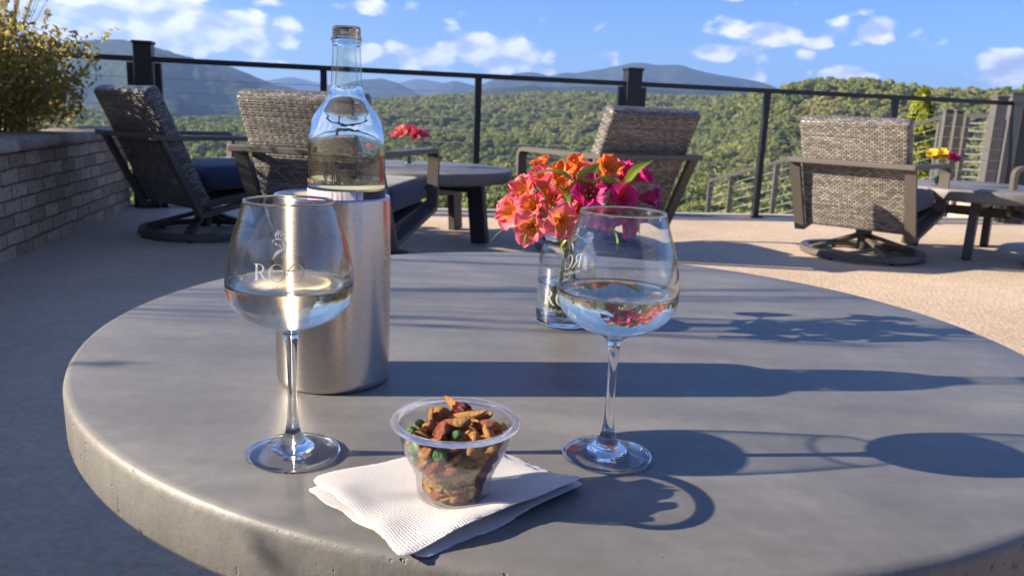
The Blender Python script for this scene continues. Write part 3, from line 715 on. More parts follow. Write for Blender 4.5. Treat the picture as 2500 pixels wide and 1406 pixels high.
for px, py in ((790, 178), (1168, 196), (1873, 235), (2186, 248)):
    mb = MB(); mb.box(rp(onrail(px, py), .535), (.05, .05, 1.07), Euler((0, 0, math.atan(.215))), .003); mb.box(rp(onrail(px, py), .008), (.1, .1, .016), Euler((0, 0, math.atan(.215))), .003); mb.build('post', MT['rail'], root)
mb = MB(); mb.box(rp(4.68, .54), (.07, .07, 1.10), Euler((0, 0, math.atan(.215))), .003); mb.build('post', MT['rail'], root)
mb = MB(); mb.bar(rp(XA, .09), rp(XB, .09), .03, .025, bev=.003); 
for i in range(9):
    mb2 = MB(); z = .17+i*.098; mb2.tube([rp(XA, z), rp(XB, z)], .0022, 6); mb2.build('cable', MT['cable'], root)
# gate and stair rail beyond the far right corner
root = thing('stair_gate', 'grey metal gate with thin horizontal rods at the top of the steps', 'gate')
def gpost(px, py, Y, wd, zb=-1.2, nm='post', par=None, mat='gate'):
    p = at(px, py, Y); mb = MB(); mb.box((p.x, p.y, (p.z+zb)/2), (wd, wd, p.z-zb), None, .004); mb.box((p.x, p.y, p.z+.012), (wd+.02, wd+.02, .024), None, .008); return mb.build(nm, MT[mat], par or root)
gpost(2314, 272, 8.5, .07); gpost(2340, 274, 8.45, .07)
gpost(2442, 240, 8.1, .11); gpost(2476, 238, 8.3, .07)
a = at(2362, 282, 8.4); b = at(2430, 283, 8.3)
mb = MB(); zb = .05
mb.bar((a.x, a.y, a.z), (b.x, b.y, a.z), .04, .04); mb.bar((a.x, a.y, zb), (b.x, b.y, zb), .04, .05); mb.bar((a.x, a.y, zb), (a.x, a.y, a.z), .04, .04, (1, 0, 0)); mb.bar((b.x-.05, b.y, zb), (b.x-.05, b.y, a.z), .04, .04, (1, 0, 0))
mb.build('gate_frame', MT['gate'], root)
for i in range(11):
    z = zb+.08+i*(a.z-zb-.08)/11; mb = MB(); mb.tube([(a.x, a.y, z), (b.x, b.y, z)], .009, 6); mb.build('rod', MT['cable'], root)
root = thing('stair_handrail', 'sloping grey handrail with cables descending beyond the railing', 'handrail')
A0 = at(2312, 284, 8.55); A1 = at(1735, 441, 9.6)
mb = MB(); mb.bar(A0, A1, .05, .04, bev=.004); mb.build('handrail', MT['gate'], root)
for t in (.02, .36, .69, .90, 1.0):
    p = A0.lerp(A1, t); mb = MB(); mb.box((p.x, p.y, p.z-.9), (.05, .05, 1.78), None, .003); mb.build('post', MT['gate'], root)
for i in range(8):
    o_ = Vector((0, 0, -.10*(i+1))); mb = MB(); mb.tube([A0+o_, A1+o_], .003, 6); mb.build('cable', MT['cable'], root)
root = thing('corner_post', 'wide dark post at the right end of the railing', 'post', tuple(at(2500, 240, 7.6)*1)); p = root.location.copy(); root.location = (p.x+.04, p.y, 0)
mb = MB(); mb.box((0, 0, .58), (.17, .17, 1.16), None, .005); mb.build('shaft', MT['rail'], root); mb = MB(); mb.box((0, 0, 1.172), (.19, .19, .024), None, .008); mb.build('cap', MT['rail'], root)

# ------------------------------------------------------------------ lounge chair
def rounded_slab(cx, cy0, W, T, R, path, mat, name, parent, uvs=True):
    """slab following a path of (y,z) centre points, width W along x, thickness T"""
    n = len(path); V = []; F = []; U = []; L = 0
    prof = []
    m = 6
    for sx, sy, a0 in ((1, 1, 0), (-1, 1, 90), (-1, -1, 180), (1, -1, 270)):
        for j in range(m):
            a = math.radians(a0+90*j/(m-1)); prof.append((sx*(W/2-R)+R*math.cos(a), sy*(T/2-R)+R*math.sin(a)))
    prof.append(prof[0]); k = len(prof); per = [0]
    for j in range(1, k): per.append(per[-1]+math.hypot(prof[j][0]-prof[j-1][0], prof[j][1]-prof[j-1][1]))
    P = [Vector((0, y, z)) for y, z in path]
    for i in range(n):
        t = (P[min(i+1, n-1)]-P[max(i-1, 0)]).normalized(); nr = Vector((0, -t.z, t.y))*-1
        if i: L += (P[i]-P[i-1]).length
        sc = 1.0
        for j, (px_, q) in enumerate(prof):
            V.append(Vector((px_, 0, 0))+P[i]+nr*q); U.append((per[j], L))
    for i in range(n-1):
        for j in range(k-1): F.append((i*k+j, i*k+j+1, (i+1)*k+j+1, (i+1)*k+j))
    for s_, i in ((-1, 0), (1, n-1)):     # domed ends
        t = (P[1]-P[0] if i == 0 else P[-1]-P[-2]).normalized(); b = len(V)
        nr = Vector((0, -t.z, t.y))*-1
        last = list(range(i*k, i*k+k))
        for q_ in range(1, 5):
            a = q_/4*PI/2; ring = []
            for j, (px_, q) in enumerate(prof):
                sx = (abs(px_)-(1-math.cos(a))*R)*np.sign(px_) if abs(px_) > R else px_; sy = q*math.cos(a) if q_ < 4 else 0
                ring.append(len(V)); V.append(Vector((sx, 0, 0))+P[i]+nr*sy+t*(s_*math.sin(a)*min(R*1.1, T/2))); U.append((per[j], L*(i > 0)+s_*q_*T/8*1.4))
            for j in range(k-1):
                f = (last[j], last[j+1], ring[j+1], ring[j]); F.append(f if s_ > 0 else f[::-1])
            last = ring
    o = mkobj(name, V, F, mat, parent, True, U)
    bm = bmesh.new(); bm.from_mesh(o.data); bmesh.ops.remove_doubles(bm, verts=bm.verts[:], dist=1e-5); bmesh.ops.recalc_face_normals(bm, faces=bm.faces[:]); bm.to_mesh(o.data); bm.free()
    return o
def flatbar(path, x, w, th, mb):
    """closed flat-bar loop in the y-z plane at lateral x"""
    n = len(path); P = [Vector((0, y, z)) for y, z in path]; V = []
    for i in range(n):
        a = (P[i]-P[i-1]).normalized(); b = (P[(i+1) % n]-P[i]).normalized(); t = (a+b).normalized(); nr = Vector((0, -t.z, t.y)); k = 1/max(.35, math.sqrt((1+a.dot(b))/2))
        for sx, sn in ((-1, -1), (1, -1), (1, 1), (-1, 1)): V.append(P[i]+nr*(sn*th/2*k)+Vector((x+sx*w/2, 0, 0)))
    F = [(i*4+j, ((i+1) % n)*4+j, ((i+1) % n)*4+(j+1) % 4, i*4+(j+1) % 4) for i in range(n) for j in range(4)]
    mb.add(V, F)
def roundpath(pts, rads, seg=5):
    out = []; n = len(pts)
    for i in range(n):
        p = Vector(pts[i]).to_2d() if len(pts[i]) > 2 else Vector(pts[i]); a = Vector(pts[i-1]); b = Vector(pts[(i+1) % n]); r = rads[i]
        if r == 0: out.append(tuple(p)); continue
        u = (a-p).normalized(); v = (b-p).normalized()
        for j in range(seg+1):
            t = j/seg; q = p+u*r*(1-t)**2+v*r*t*t; out.append(tuple(q))
    return out
def make_chair():
    root = thing('lounge_chair', 'x', 'lounge chair')
    W = .37
    for s in (-1, 1):
        mb = MB(); flatbar(roundpath([(-.43, .605), (.40, .600), (.385, .285), (-.215, .165)], [.0, .06, .03, 0]), s*(W-.03), .062, .026, mb)
        o = mb.build('side_frame', MT['alu'], root); autosmooth(o, 35)
    mb = MB(); mb.box((0, -.445, .606), (2*W+.01, .055, .030), Euler((0, 0, 0)), .004); mb.build('crossbar', MT['alu'], root)
    path = [(-.165, .22), (-.205, .30), (-.26, .42), (-.32, .56), (-.38, .70), (-.432, .81), (-.450, .850)]
    rounded_slab(0, 0, .635, .095, .022, path, MT['wicker'], 'backrest', root)
    o = rounded_slab(0, 0, .62, .145, .06, [(-.10, .365), (.05, .372), (.2, .378), (.33, .382)], MT['navy'], 'seat_cushion', root)
    mb = MB(); mb.bar((0, -.20, .215), (0, .375, .298), .625, .045, bev=.004); mb.build('seat_deck', MT['alu_dark'], root)
    # swivel base
    N = 56; V = []; F = []
    pr = [(.325, .012), (.38, .012), (.385, .02), (.38, .05), (.33, .05), (.322, .04)]
    for i in range(N):
        a = 2*PI*i/N
        for r_, z in pr: V.append((r_*math.cos(a), r_*math.sin(a), z))
    m = len(pr); F = [(i*m+j, ((i+1) % N)*m+j, ((i+1) % N)*m+(j+1) % m, i*m+(j+1) % m) for i in range(N) for j in range(m)]
    autosmooth(mkobj('base_ring', V, F, MT['alu'], root), 40)
    for q in range(4):
        a = PI/4+q*PI/2; mb = MB(); mb.bar((.035*math.cos(a), .035*math.sin(a), .135), (.345*math.cos(a), .345*math.sin(a), .045), .05, .028, bev=.004); mb.build('spoke', MT['alu'], root)
    mb = MB(); mb.tube([(0, 0, .05), (0, 0, .13)], .035, 20); mb.tube([(0, 0, .13), (0, 0, .205)], .05, 20); mb.box((0, 0.02, .212), (.34, .26, .018), None, .003); o = mb.build('swivel_post', MT['alu_dark'], root); autosmooth(o)
    for q in range(6):
        a = q*PI/3+.3; mb = MB(); mb.tube([(.355*math.cos(a), .355*math.sin(a), 0.0), (.355*math.cos(a), .355*math.sin(a), .0125)], .014, 12); mb.build('glide', MT['rail'], root)
    return root
chair = make_chair()
CH = [  # x, y, heading to the right (deg), label
    (-1.93, 5.02, 40, 'wicker lounge chair beside the planter wall, its back to the viewer'),
    (-.88, 4.20, 13, 'wicker lounge chair behind the wine bottle, left of the far round table'),
    (.52, 5.02, -31, 'shaded wicker lounge chair behind the flower vase, turned to the left'),
    (2.27, 5.26, 40, 'brightly sunlit wicker lounge chair right of the wine glasses'),
    (3.62, 5.02, -82, 'lounge chair cut by the right frame edge, holding a patterned pillow')]
for i, (x, y, hd, lb) in enumerate(CH):
    o = chair if i == 0 else copy_tree(chair)
    o.location = (x, y, 0); o.rotation_euler = (0, 0, -math.radians(hd)); o['label'] = lb; o['group'] = 'wicker swivel lounge chairs'
# pillow on the last chair
def pillow_mesh(s=.42, t=.15, n=18):
    V = []; F = []; idx = {}
    for side in (1, -1):
        for i in range(n+1):
            for j in range(n+1):
                u, v = i/n*2-1, j/n*2-1; h = t/2*max(0, (1-u**4)*(1-v**4))**.6; pinch = 1-.08*(u*u*v*v)
                idx[side, i, j] = len(V); V.append((u*s/2*(1-.05*(1-v*v)), v*s/2*(1-.05*(1-u*u)), side*h))
        for i in range(n):
            for j in range(n):
                f = (idx[side, i, j], idx[side, i+1, j], idx[side, i+1, j+1], idx[side, i, j+1]); F.append(f if side > 0 else f[::-1])
    return V, F
V, F = pillow_mesh(); o = mkobj('throw_pillow', V, F, MT['pillow'], None, True); tag(o, 'dark patterned throw pillow lying on the chair at the right frame edge', 'pillow')
o.location = (3.52, 5.05, .515); o.rotation_euler = (.15, -.35, .3)

# ------------------------------------------------------------------ far tables and vases
def round_table(loc, R, H, label, legs, grp=None, top=.075):
    root = thing('round_table', label, 'table', loc, 0, grp)
    lathe_obj('tabletop', [(0, H-top), (R-.012, H-top), (R-.003, H-top+.004), (R, H-top+.012), (R, H-.012), (R-.003, H-.004), (R-.012, H), (0, H)], MT['concrete'], root, 128, 1)
    for a in legs:
        x, y = R*.72*math.cos(a), R*.72*math.sin(a); mb = MB(); d = Vector((math.cos(a), math.sin(a), 0))
        mb.bar((x*.93, y*.93, H-top), (x*1.04, y*1.04, .002), .05, .11, tuple(d), bev=.004); mb.build('leg', MT['table_leg'], root)
    for q in range(2):
        a, b = legs[q], legs[q+2]; mb = MB(); k = .68*R
        zz = H-top-.035-.062*q
        mb.bar((k*math.cos(a), k*math.sin(a), zz), (k*math.cos(b), k*math.sin(b), zz), .06, .06, bev=.004); mb.build('crosspiece', MT['table_leg'], root)
    return root
T1 = Vector((-.60, 5.28, 0)); T2 = Vector((3.22, 5.62, 0))
round_table(T1, .57, .455, 'far grey round table between the two left chairs and the shaded chair', [-.45, -.45+PI/2, -.45+PI, -.45+1.5*PI])
round_table(T2, .57, .455, 'far grey round table right of the sunlit chair, holding yellow flowers', [-2.2, -2.2+PI/2, -2.2+PI, -2.2+1.5*PI])

VASE = [(0, .003), (.020, .0015), (.034, 0), (.039, .003), (.0405, .010), (.0405, .04), (.0402, .07), (.0396, .092), (.038, .102), (.0352, .109), (.0330, .114), (.0325, .119), (.0332, .122), (.0345, .1245), (.0345, .127), (.0335, .129), (.0315, .1285), (.0302, .124), (.0300, .117), (.0318, .110), (.0350, .103), (.0372, .092), (.0378, .07), (.0381, .04), (.0381, .012), (.035, .0085), (.02, .009), (0, .0095)]
def mat_petal(name, tip, mid, throat, streak=True):
    m, nt = newmat(name); g = G(nt); uv = obco(g, 'UV'); s = g.n('ShaderNodeSeparateXYZ'); nt.links.new(uv, s.inputs[0])
    n = g.noise(uv, 4, 3)
    f = g.m('ADD', s.outputs[1], g.m('MULTIPLY', g.m('SUBTRACT', n, .5), .3))
    c = g.ramp(f, [(.12, throat), (.42, mid), (.72, tip), (1, tuple(min(1, x*1.12+.03) for x in tip))])
    inn = g.n('ShaderNodeAttribute', attribute_name='tint').outputs['Fac']
    c = g.mix(g.m('MULTIPLY', inn, .75), c, g.ramp(f, [(.15, throat), (.60, throat), (.85, tip)]))
    if streak:
        w_ = g.m('ABSOLUTE', g.m('SINE', g.m('MULTIPLY', s.outputs[0], 17)))
        k = g.m('MULTIPLY', g.m('LESS_THAN', w_, .30), g.m('MULTIPLY', g.m('GREATER_THAN', s.outputs[1], .22), g.m('LESS_THAN', f, .72)))
        at_ = g.n('ShaderNodeAttribute', attribute_name='tint').outputs['Fac']
        k = g.m('MULTIPLY', k, at_)
        c = g.mix(k, c, (.16, .01, .02, 1))
    vein = g.bump(g.m('SINE', g.m('MULTIPLY', s.outputs[0], 60)), .25, .0006)
    p = g.pbsdf(c, .45, vein); tr = g.n('ShaderNodeBsdfTranslucent'); nt.links.new(c, tr.inputs[0])
    mx = g.n('ShaderNodeMixShader'); mx.inputs[0].default_value = .38; nt.links.new(p.outputs[0], mx.inputs[1]); nt.links.new(tr.outputs[0], mx.inputs[2]); g.out(mx.outputs[0]); return m
PT = {'coral': mat_petal('coral_petal', (.90, .15, .22), (.90, .20, .20), (.88, .40, .03)),
      'coral2': mat_petal('salmon_petal', (.90, .20, .28), (.90, .28, .24), (.90, .52, .04)),
      'magenta': mat_petal('magenta_petal', (.72, .02, .24), (.76, .03, .24), (.70, .10, .14)),
      'purple': mat_petal('purple_petal', (.42, .02, .22), (.55, .03, .24), (.62, .10, .12)),
      'orange': mat_petal('orange_petal', (.85, .20, .05), (.86, .30, .05), (.85, .50, .02)),
      'yellow': mat_petal('yellow_petal', (.85, .58, .02), (.85, .55, .02), (.7, .45, .02)),
      'pink': mat_petal('pink_petal', (.80, .06, .16), (.80, .10, .18), (.75, .20, .15))}
MT['leafg'] = mat_leaf('flower_leaf', [(.0, (.13, .22, .03)), (1, (.36, .48, .09))], .45, .35, spec=.5)
MT['stemg'] = plain('flower_stem', (.14, .22, .05), .45, .3, 60)
def petal(L, Wd, open_, curl, cup, ang, ruffle, seed, n=9, m=7):
    r = random.Random(seed); V = []; F = []; U = []
    y = 0; z = 0; a = 0
    for i in range(n):
        t = i/(n-1); th = open_*(t**.8)+curl*max(0, t-.55)**1.5*3
        if i: y += math.sin(th)*L/(n-1); z += math.cos(th)*L/(n-1)
        wd = Wd*(.22+.95*math.sin(PI/2*min(1, t*1.25))**1.3)
        if t > .7: wd *= max(.22, 1-((t-.7)/.3)**2*.75)
        for j in range(m):
            s = j/(m-1)*2-1; x = s*wd/2; lift = cup*wd*(s*s-.3)+ruffle*math.sin(s*6+seed)*t*t*.0024+ruffle*math.sin(t*9+seed)*s*.0012+r.gauss(0, .0002)
            nn = (-math.cos(th), math.sin(th))
            V.append((x, y+nn[0]*lift*1.0+.0012, z+nn[1]*lift)); U.append((s, t))
    F = [(i*m+j, i*m+j+1, (i+1)*m+j+1, (i+1)*m+j) for i in range(n-1) for j in range(m-1)]
    c, s_ = math.cos(ang), math.sin(ang)
    return [(x*c-y_*s_, x*s_+y_*c, z_) for x, y_, z_ in V], F, U
def bloom_mesh(seed, open_=.95, L=.030, name='petals', mat=None, parent=None):
    r = random.Random(seed); V = []; F = []; U = []; T = []
    for k in range(6):
        inner = k % 2; a = k*PI/3+r.uniform(-.08, .08)
        v, f, u = petal(L*(1.0 if not inner else 1.02)*r.uniform(.93, 1.07), L*(.66 if not inner else .38), open_*(1 if not inner else .82)*r.uniform(.88, 1.12), .55, .16 if not inner else .3, a, 1, seed*7+k)
        b = len(V); V += v; F += [tuple(i+b for i in q) for q in f]; U += u; T += [1.0 if inner else .15]*len(v)
    return mkobj(name, V, F, mat, parent, True, U, T)
def flower(base, tip, direction, color, size, label, seed, group, open_=.95, leaves=(), stem_w=.0016, mid=None, blooms=1, cat='flower'):
    """stem from base to tip with a bloom opening along direction"""
    root = thing('flower', label, cat, base, 0, group); b = Vector(base); q = Vector(tip)-b; d = Vector(direction).normalized()
    neck = q-d*size*.55
    md = Vector(mid)-b if mid else (q*.5+Vector((0, 0, .015)))
    P = [Vector(x) for x in catmull([tuple(Vector((0, 0, 0))), tuple(md), tuple(neck-d*size*.2), tuple(q-d*size*.1)], 5)]
    mb = MB(); mb.tube(P, [stem_w*(1-.35*i/(len(P)-1)) for i in range(len(P))], 7); mb.build('stem', MT['stemg'], root, True)
    o = bloom_mesh(seed, open_, size, 'petals', PT[color], root)
    o.rotation_mode = 'QUATERNION'; o.rotation_quaternion = d.to_track_quat('Z', 'Y') @ Euler((0, 0, seed*1.3)).to_quaternion(); o.location = q-d*size*.12
    mb = MB(); rr = random.Random(seed)
    for k in range(5):
        a = k*1.256; mb.tube([(0, 0, size*.1), (size*.1*math.cos(a), size*.1*math.sin(a), size*.5), (size*.16*math.cos(a), size*.16*math.sin(a), size*.72)], [size*.012]*3, 5)
        
    s = mb.build('stamens', plain('stamen', (.45, .20, .06), .6) if 'stamen' not in bpy.data.materials else bpy.data.materials['stamen'], root); s.rotation_mode = 'QUATERNION'; s.rotation_quaternion = o.rotation_quaternion; s.location = o.location
    for (lp, ld, ll, lw) in leaves: add_leaf(root, Vector(lp)-b, Vector(ld), ll, lw, seed)
    return root
def add_leaf(root, p, d, L, Wd, seed, nm='leaf'):
    r = random.Random(seed+int(L*1e4)); n, m = 10, 5; V = []; F = []; U = []; T = []
    d = d.normalized(); s = d.cross(Vector((0, .35, 1))).normalized(); up = s.cross(d).normalized()
    for i in range(n):
        t = i/(n-1); wd = Wd*math.sin(PI*(t*.93+.05))**.8*(1.05-.35*t)
        c = p+d*L*t+up*(math.sin(t*PI*.9)*L*.12)-up*L*.25*t*t
        tw = .5*t
        for j in range(m):
            q = j/(m-1)*2-1; x = s*math.cos(tw)+up*math.sin(tw)
            V.append(c+x*q*wd/2+up*abs(q)*wd*.14); U.append((q, t)); T.append(.5+.4*(j == 2))
    F = [(i*m+j, i*m+j+1, (i+1)*m+j+1, (i+1)*m+j) for i in range(n-1) for j in range(m-1)]
    return mkobj(nm, V, F, MT['leafg'], root, True, U, T)

def lettering(name, r_of_h, theta0, h0, scale, parent, mirror=False):
    """rooster emblem over ROO over MOUNTAIN VINEYARDS, wrapped on a surface of revolution"""
    V = []; F = []
    def strip(L, R_):          # two polylines -> quads
        n = len(L); b = len(V)
        for a_, c_ in zip(L, R_): V.extend([a_, c_])
        F.extend([(b+2*i, b+2*i+1, b+2*i+3, b+2*i+2) for i in range(n-1)])
    def O(cx, cy, ro, th):     # roman O: thick sides, thin top and bottom
        n = 40; Lo = []; Li = []
        for i in range(n+1):
            a = 2*PI*i/n; Lo.append((cx+ro*.98*math.cos(a), cy+ro*math.sin(a)))
            Li.append((cx+(ro*.98-th)*math.cos(a+.12), cy+(ro-th*.28)*math.sin(a+.12)))
        strip(Lo, Li)
    def rect(x0, y0, x1, y1, n=2): strip([(x0+(x1-x0)*i/n, y0) for i in range(n+1)], [(x0+(x1-x0)*i/n, y1) for i in range(n+1)])
    H = 1.0
    # R
    rect(-1.58, 0, -1.44, H); rect(-1.68, 0, -1.34, .035); rect(-1.68, H-.035, -1.40, H)
    n = 18; Lo = []; Li = []
    for i in range(n+1):
        a = PI/2-PI*i/n; Lo.append((-1.36+.36*math.cos(a), .745+.255*math.sin(a))); Li.append((-1.36+.24*math.cos(a), .745+.225*math.sin(a)))
    strip(Lo, Li); rect(-1.44, H-.03, -1.36, H); rect(-1.44, .49, -1.36, .52)
    strip([(-1.32, .50), (-1.15, .22), (-1.02, .05), (-.90, 0)], [(-1.20, .52), (-1.02, .24), (-.90, .07), (-.80, .03)]); rect(-.98, 0, -.78, .03)
    O(-.22, .5, .54, .15); O(.92, .5, .54, .15)
    # emblem: comb, face, beak, neck plumes
    def blade(p0, p1, p2, w, n=12):
        Lo = []; Li = []
        for i in range(n+1):
            t = i/n; x = (1-t)**2*p0[0]+2*t*(1-t)*p1[0]+t*t*p2[0]; y = (1-t)**2*p0[1]+2*t*(1-t)*p1[1]+t*t*p2[1]
            dx = 2*(1-t)*(p1[0]-p0[0])+2*t*(p2[0]-p1[0]); dy = 2*(1-t)*(p1[1]-p0[1])+2*t*(p2[1]-p1[1]); l = math.hypot(dx, dy)+1e-6; k = w*math.sin(PI*(t*.92+.04))
            Lo.append((x-dy/l*k, y+dx/l*k)); Li.append((x+dy/l*k, y-dx/l*k))
        strip(Lo, Li)
    ex, ey = -.12, 1.35
    for b_ in (((-.30, 1.25), (-.45, 1.55), (-.10, 1.78), .05), ((-.18, 1.32), (-.25, 1.62), (.08, 1.72), .05), ((-.05, 1.36), (.0, 1.6), (.30, 1.60), .05),
               ((-.40, 1.18), (-.52, 1.15), (-.56, 1.02), .035), ((-.40, 1.18), (-.20, 1.30), (.05, 1.2), .05), ((-.42, 1.02), (-.30, .95), (-.22, .86), .05),
               ((.05, 1.22), (.38, 1.1), (.30, .72), .06), ((-.02, 1.12), (.25, .95), (.10, .60), .07), ((.28, .74), (-.05, .58), (-.42, .22), .08), ((.08, .62), (-.28, .55), (-.48, .02), .09), ((-.22, .92), (.02, .85), (.04, .70), .04),
               ((.30, .74), (.28, .42), (.02, .12), .06)):
        blade(tuple((b_[0][0]*1., b_[0][1]+1.28-.0)), (b_[1][0], b_[1][1]+1.28), (b_[2][0], b_[2][1]+1.28), b_[3])
    # small line of capitals
    cu = bpy.data.curves.new('caps', 'FONT'); cu.body = 'MOUNTAIN VINEYARDS'; cu.size = .27; cu.align_x = 'CENTER'; cu.space_character = 1.08; cu.resolution_u = 3
    to = bpy.data.objects.new('caps', cu); COL.objects.link(to); bpy.context.view_layer.update()
    me = bpy.data.meshes.new_from_object(to.evaluated_get(bpy.context.evaluated_depsgraph_get())); COL.objects.unlink(to); bpy.data.objects.remove(to)
    xs = [v.co.x for v in me.vertices]; k = 3.25/(max(xs)-min(xs)); b = len(V)
    for v in me.vertices: V.append((v.co.x*k-.05, v.co.y*k*1.05-.47))
    F.extend([tuple(i+b for i in p.vertices) for p in me.polygons])
    bpy.data.meshes.remove(me)
    W3 = []
    for (x, y) in V:
        h = h0+y*scale; r_ = r_of_h(h)+.00025; th = theta0+x*scale/r_
        W3.append((r_*math.sin(th), -r_*math.cos(th), h))
    return mkobj(name, W3, F, MT['etch'], parent)

def vase(loc, label, scale=1, logo=False, water=.062, name='flower_vase'):
    root = thing(name, label, 'vase', loc); root.scale = (scale,)*3
    thin_zone(lathe_obj('jar', VASE, MT['glass'], root, 96, 3), MT['thin_glass'], [(water+.001, .119)])
    if logo: lettering('etched_lettering', lambda h: interp_r(VASE[:16], h), .0, .0335, .0205, root)
    w_ = lathe_obj('vase_water', [(0, .0092), (.030, .0088), (.0365, .0115), (.0393, .016), (.0393, .03), (.0393, water-.001), (.0390, water), (.030, water-.0003), (0, water-.0003)], MT['water'], None, 96, 2)
    w_.location = loc; w_.scale = (scale,)*3
    return root, w_
# table 1 vase with pink blooms, table 2 vase with yellow and magenta blooms
v1 = Vector((-.70, 5.33, .455)); v2 = at(2288, 448, 5.55); v2.z = .455
vz, ww = vase(v1, 'small glass vase of pink flowers on the far table behind the bottle', 1.0); tag(ww, 'water in the small vase on the far table behind the bottle', 'water')
vz, ww = vase(v2, 'small glass vase of yellow flowers on the far right table', 1.0); tag(ww, 'water in the small vase of yellow flowers', 'water')
def posy(v, cols, seed, grp, lab):
    r = random.Random(seed)
    for i, c in enumerate(cols):
        a = i*2.4; rad = .075*math.sqrt((i+.5)/len(cols)); tip = v+Vector((rad*math.cos(a)*1.25, rad*math.sin(a)*.9, .185+.04*(1-rad/.075)+r.uniform(-.01, .01))); d = Vector((math.cos(a)*rad*12, math.sin(a)*rad*12-.5, .8))
        flower(tuple(v+Vector((.008*math.cos(a), .008*math.sin(a), .015))), tuple(tip), d, c, .056, lab[c] if isinstance(lab, dict) else lab, seed+i, grp, 1.0, mid=tuple(v+Vector((.012*math.cos(a), .012*math.sin(a), .12))))
posy(v1, ['pink', 'coral', 'pink', 'pink', 'coral', 'pink', 'pink', 'coral', 'pink', 'pink', 'pink'], 200, 'flowers in the vase on the far table', {'pink': 'pink flower in the vase on the far table behind the bottle', 'coral': 'coral flower in the vase on the far table behind the bottle'})
v2c = ['yellow']*6+['magenta']*4
r_ = random.Random(3)
for i, c in enumerate(v2c):
    ox = -.075+i*.019; tip = v2+Vector((ox, r_.uniform(-.03, .03), .19+r_.uniform(-.02, .02)-(.03 if i > 7 else 0)))
    flower(tuple(v2+Vector((ox*.15, 0, .015))), tuple(tip), Vector((ox*6, -.6, .7)), c, .058, 'yellow flower in the vase on the far right table' if c == 'yellow' else 'magenta flower in the vase on the far right table', 300+i, 'flowers in the vase on the far right table', 1.0, mid=tuple(v2+Vector((ox*.2, 0, .12))))

# ------------------------------------------------------------------ foreground table
TZ = .54; TC = Vector((.0816, 1.0818, 0)); TR = .613
root = thing('round_table', 'large near round table of pitted grey concrete', 'table', TC)
THK = .062
lathe_obj('tabletop', [(0, TZ-THK), (TR-.012, TZ-THK), (TR-.004, TZ-THK+.003), (TR-.001, TZ-THK+.009), (TR, TZ-.010), (TR-.0015, TZ-.005), (TR-.004, TZ-.0018), (TR-.009, TZ), (TR-.10, TZ), (0, TZ)], MT['concrete'], root, 256, 1)
for q in range(4):
    a = PI/4+q*PI/2; d = Vector((math.cos(a), math.sin(a), 0)); mb = MB(); mb.bar((d.x*.38, d.y*.38, TZ-THK), (d.x*.42, d.y*.42, .002), .06, .12, tuple(d), bev=.004); mb.build('leg', MT['table_leg'], root)
for q in range(2):
    a = PI/4+q*PI/2; zz = TZ-THK-.04-.07*q; mb = MB(); mb.bar((.36*math.cos(a), .36*math.sin(a), zz), (-.36*math.cos(a), -.36*math.sin(a), zz), .06, .06, bev=.004); mb.build('crosspiece', MT['table_leg'], root)

# wine glasses
GL = [(0, .0006), (.020, .0004), (.030, 0), (.0368, .0004), (.0389, .0016), (.0386, .0028), (.0360, .0035), (.030, .0046), (.0215, .0068), (.0140, .0102), (.0095, .0145), (.0064, .0205), (.0047, .0300), (.0038, .0450), (.0036, .060), (.0038, .076), (.0044, .092), (.0058, .1015), (.0088, .1068), (.0165, .1108), (.0275, .1152), (.0365, .1204), (.0430, .1262), (.0478, .1335), (.0499, .1420), (.0502, .1500), (.0490, .1620), (.0456, .1790), (.0402, .1960), (.0355, .2110), (.0350, .2133), (.0345, .2140), (.0339, .2134), (.0340, .2110),
      (.0390, .1956), (.0444, .1787), (.0478, .1618), (.0490, .1500), (.0487, .1424), (.0467, .1343), (.0421, .1274), (.0356, .1217), (.0266, .1165), (.0155, .1124), (.0070, .1104), (0, .1098)]
WL = .147
WI = [(0, .1094), (.0070, .1100), (.0157, .1119), (.0268, .1160), (.0359, .1212), (.0424, .1269), (.0471, .1339), (.0492, .1422), (.0494, .1452), (.0496, WL-.0002), (.0490, WL+.0006), (.0470, WL), (.030, WL), (0, WL)]
def wine_glass(x, y, label, wl_label, theta, rot=0):
    root = thing('wine_glass', label, 'wine glass', (x, y, TZ+.0004), rot)
    thin_zone(lathe_obj('glass_body', GL, MT['glass'], root, 128, 4), MT['thin_glass'], [(WL+.001, .2118)], True)
    lettering('etched_lettering', lambda h: interp_r(GL[:32], h), theta, .1585, .0122, root)
    w_ = lathe_obj('white_wine', WI, MT['wine'], None, 128, 4); w_.location = (x, y, TZ+.0004); tag(w_, wl_label, 'wine'); return root, w_
wine_glass(-.1784, .6382, 'left wine glass, standing before the steel cooler, lettering facing the viewer', 'pale white wine in the glass before the steel cooler', .13)
wine_glass(.0882, .6608, 'right wine glass, standing before the flower vase, lettering turned away', 'pale white wine in the glass before the flower vase', -2.1)

# steel cooler
SX, SY = -.1891, .838
SR, SH = .0592, .1976
lathe = lathe
cool = thing('wine_cooler', 'brushed stainless steel bottle cooler on the near table', 'wine cooler', (SX, SY, TZ+.0005))
lathe_obj('sleeve', [(0, 0), (SR-.006, 0), (SR-.002, .001), (SR-.0003, .005), (SR, .010), (SR, SH-.004), (SR-.0006, SH-.001), (SR-.002, SH), (SR-.0040, SH-.0006), (SR-.0050, SH-.003), (SR-.0052, SH-.008), (SR-.0055, .04), (SR-.012, .030), (0, .030)], MT['steel'], cool, 160, 3)
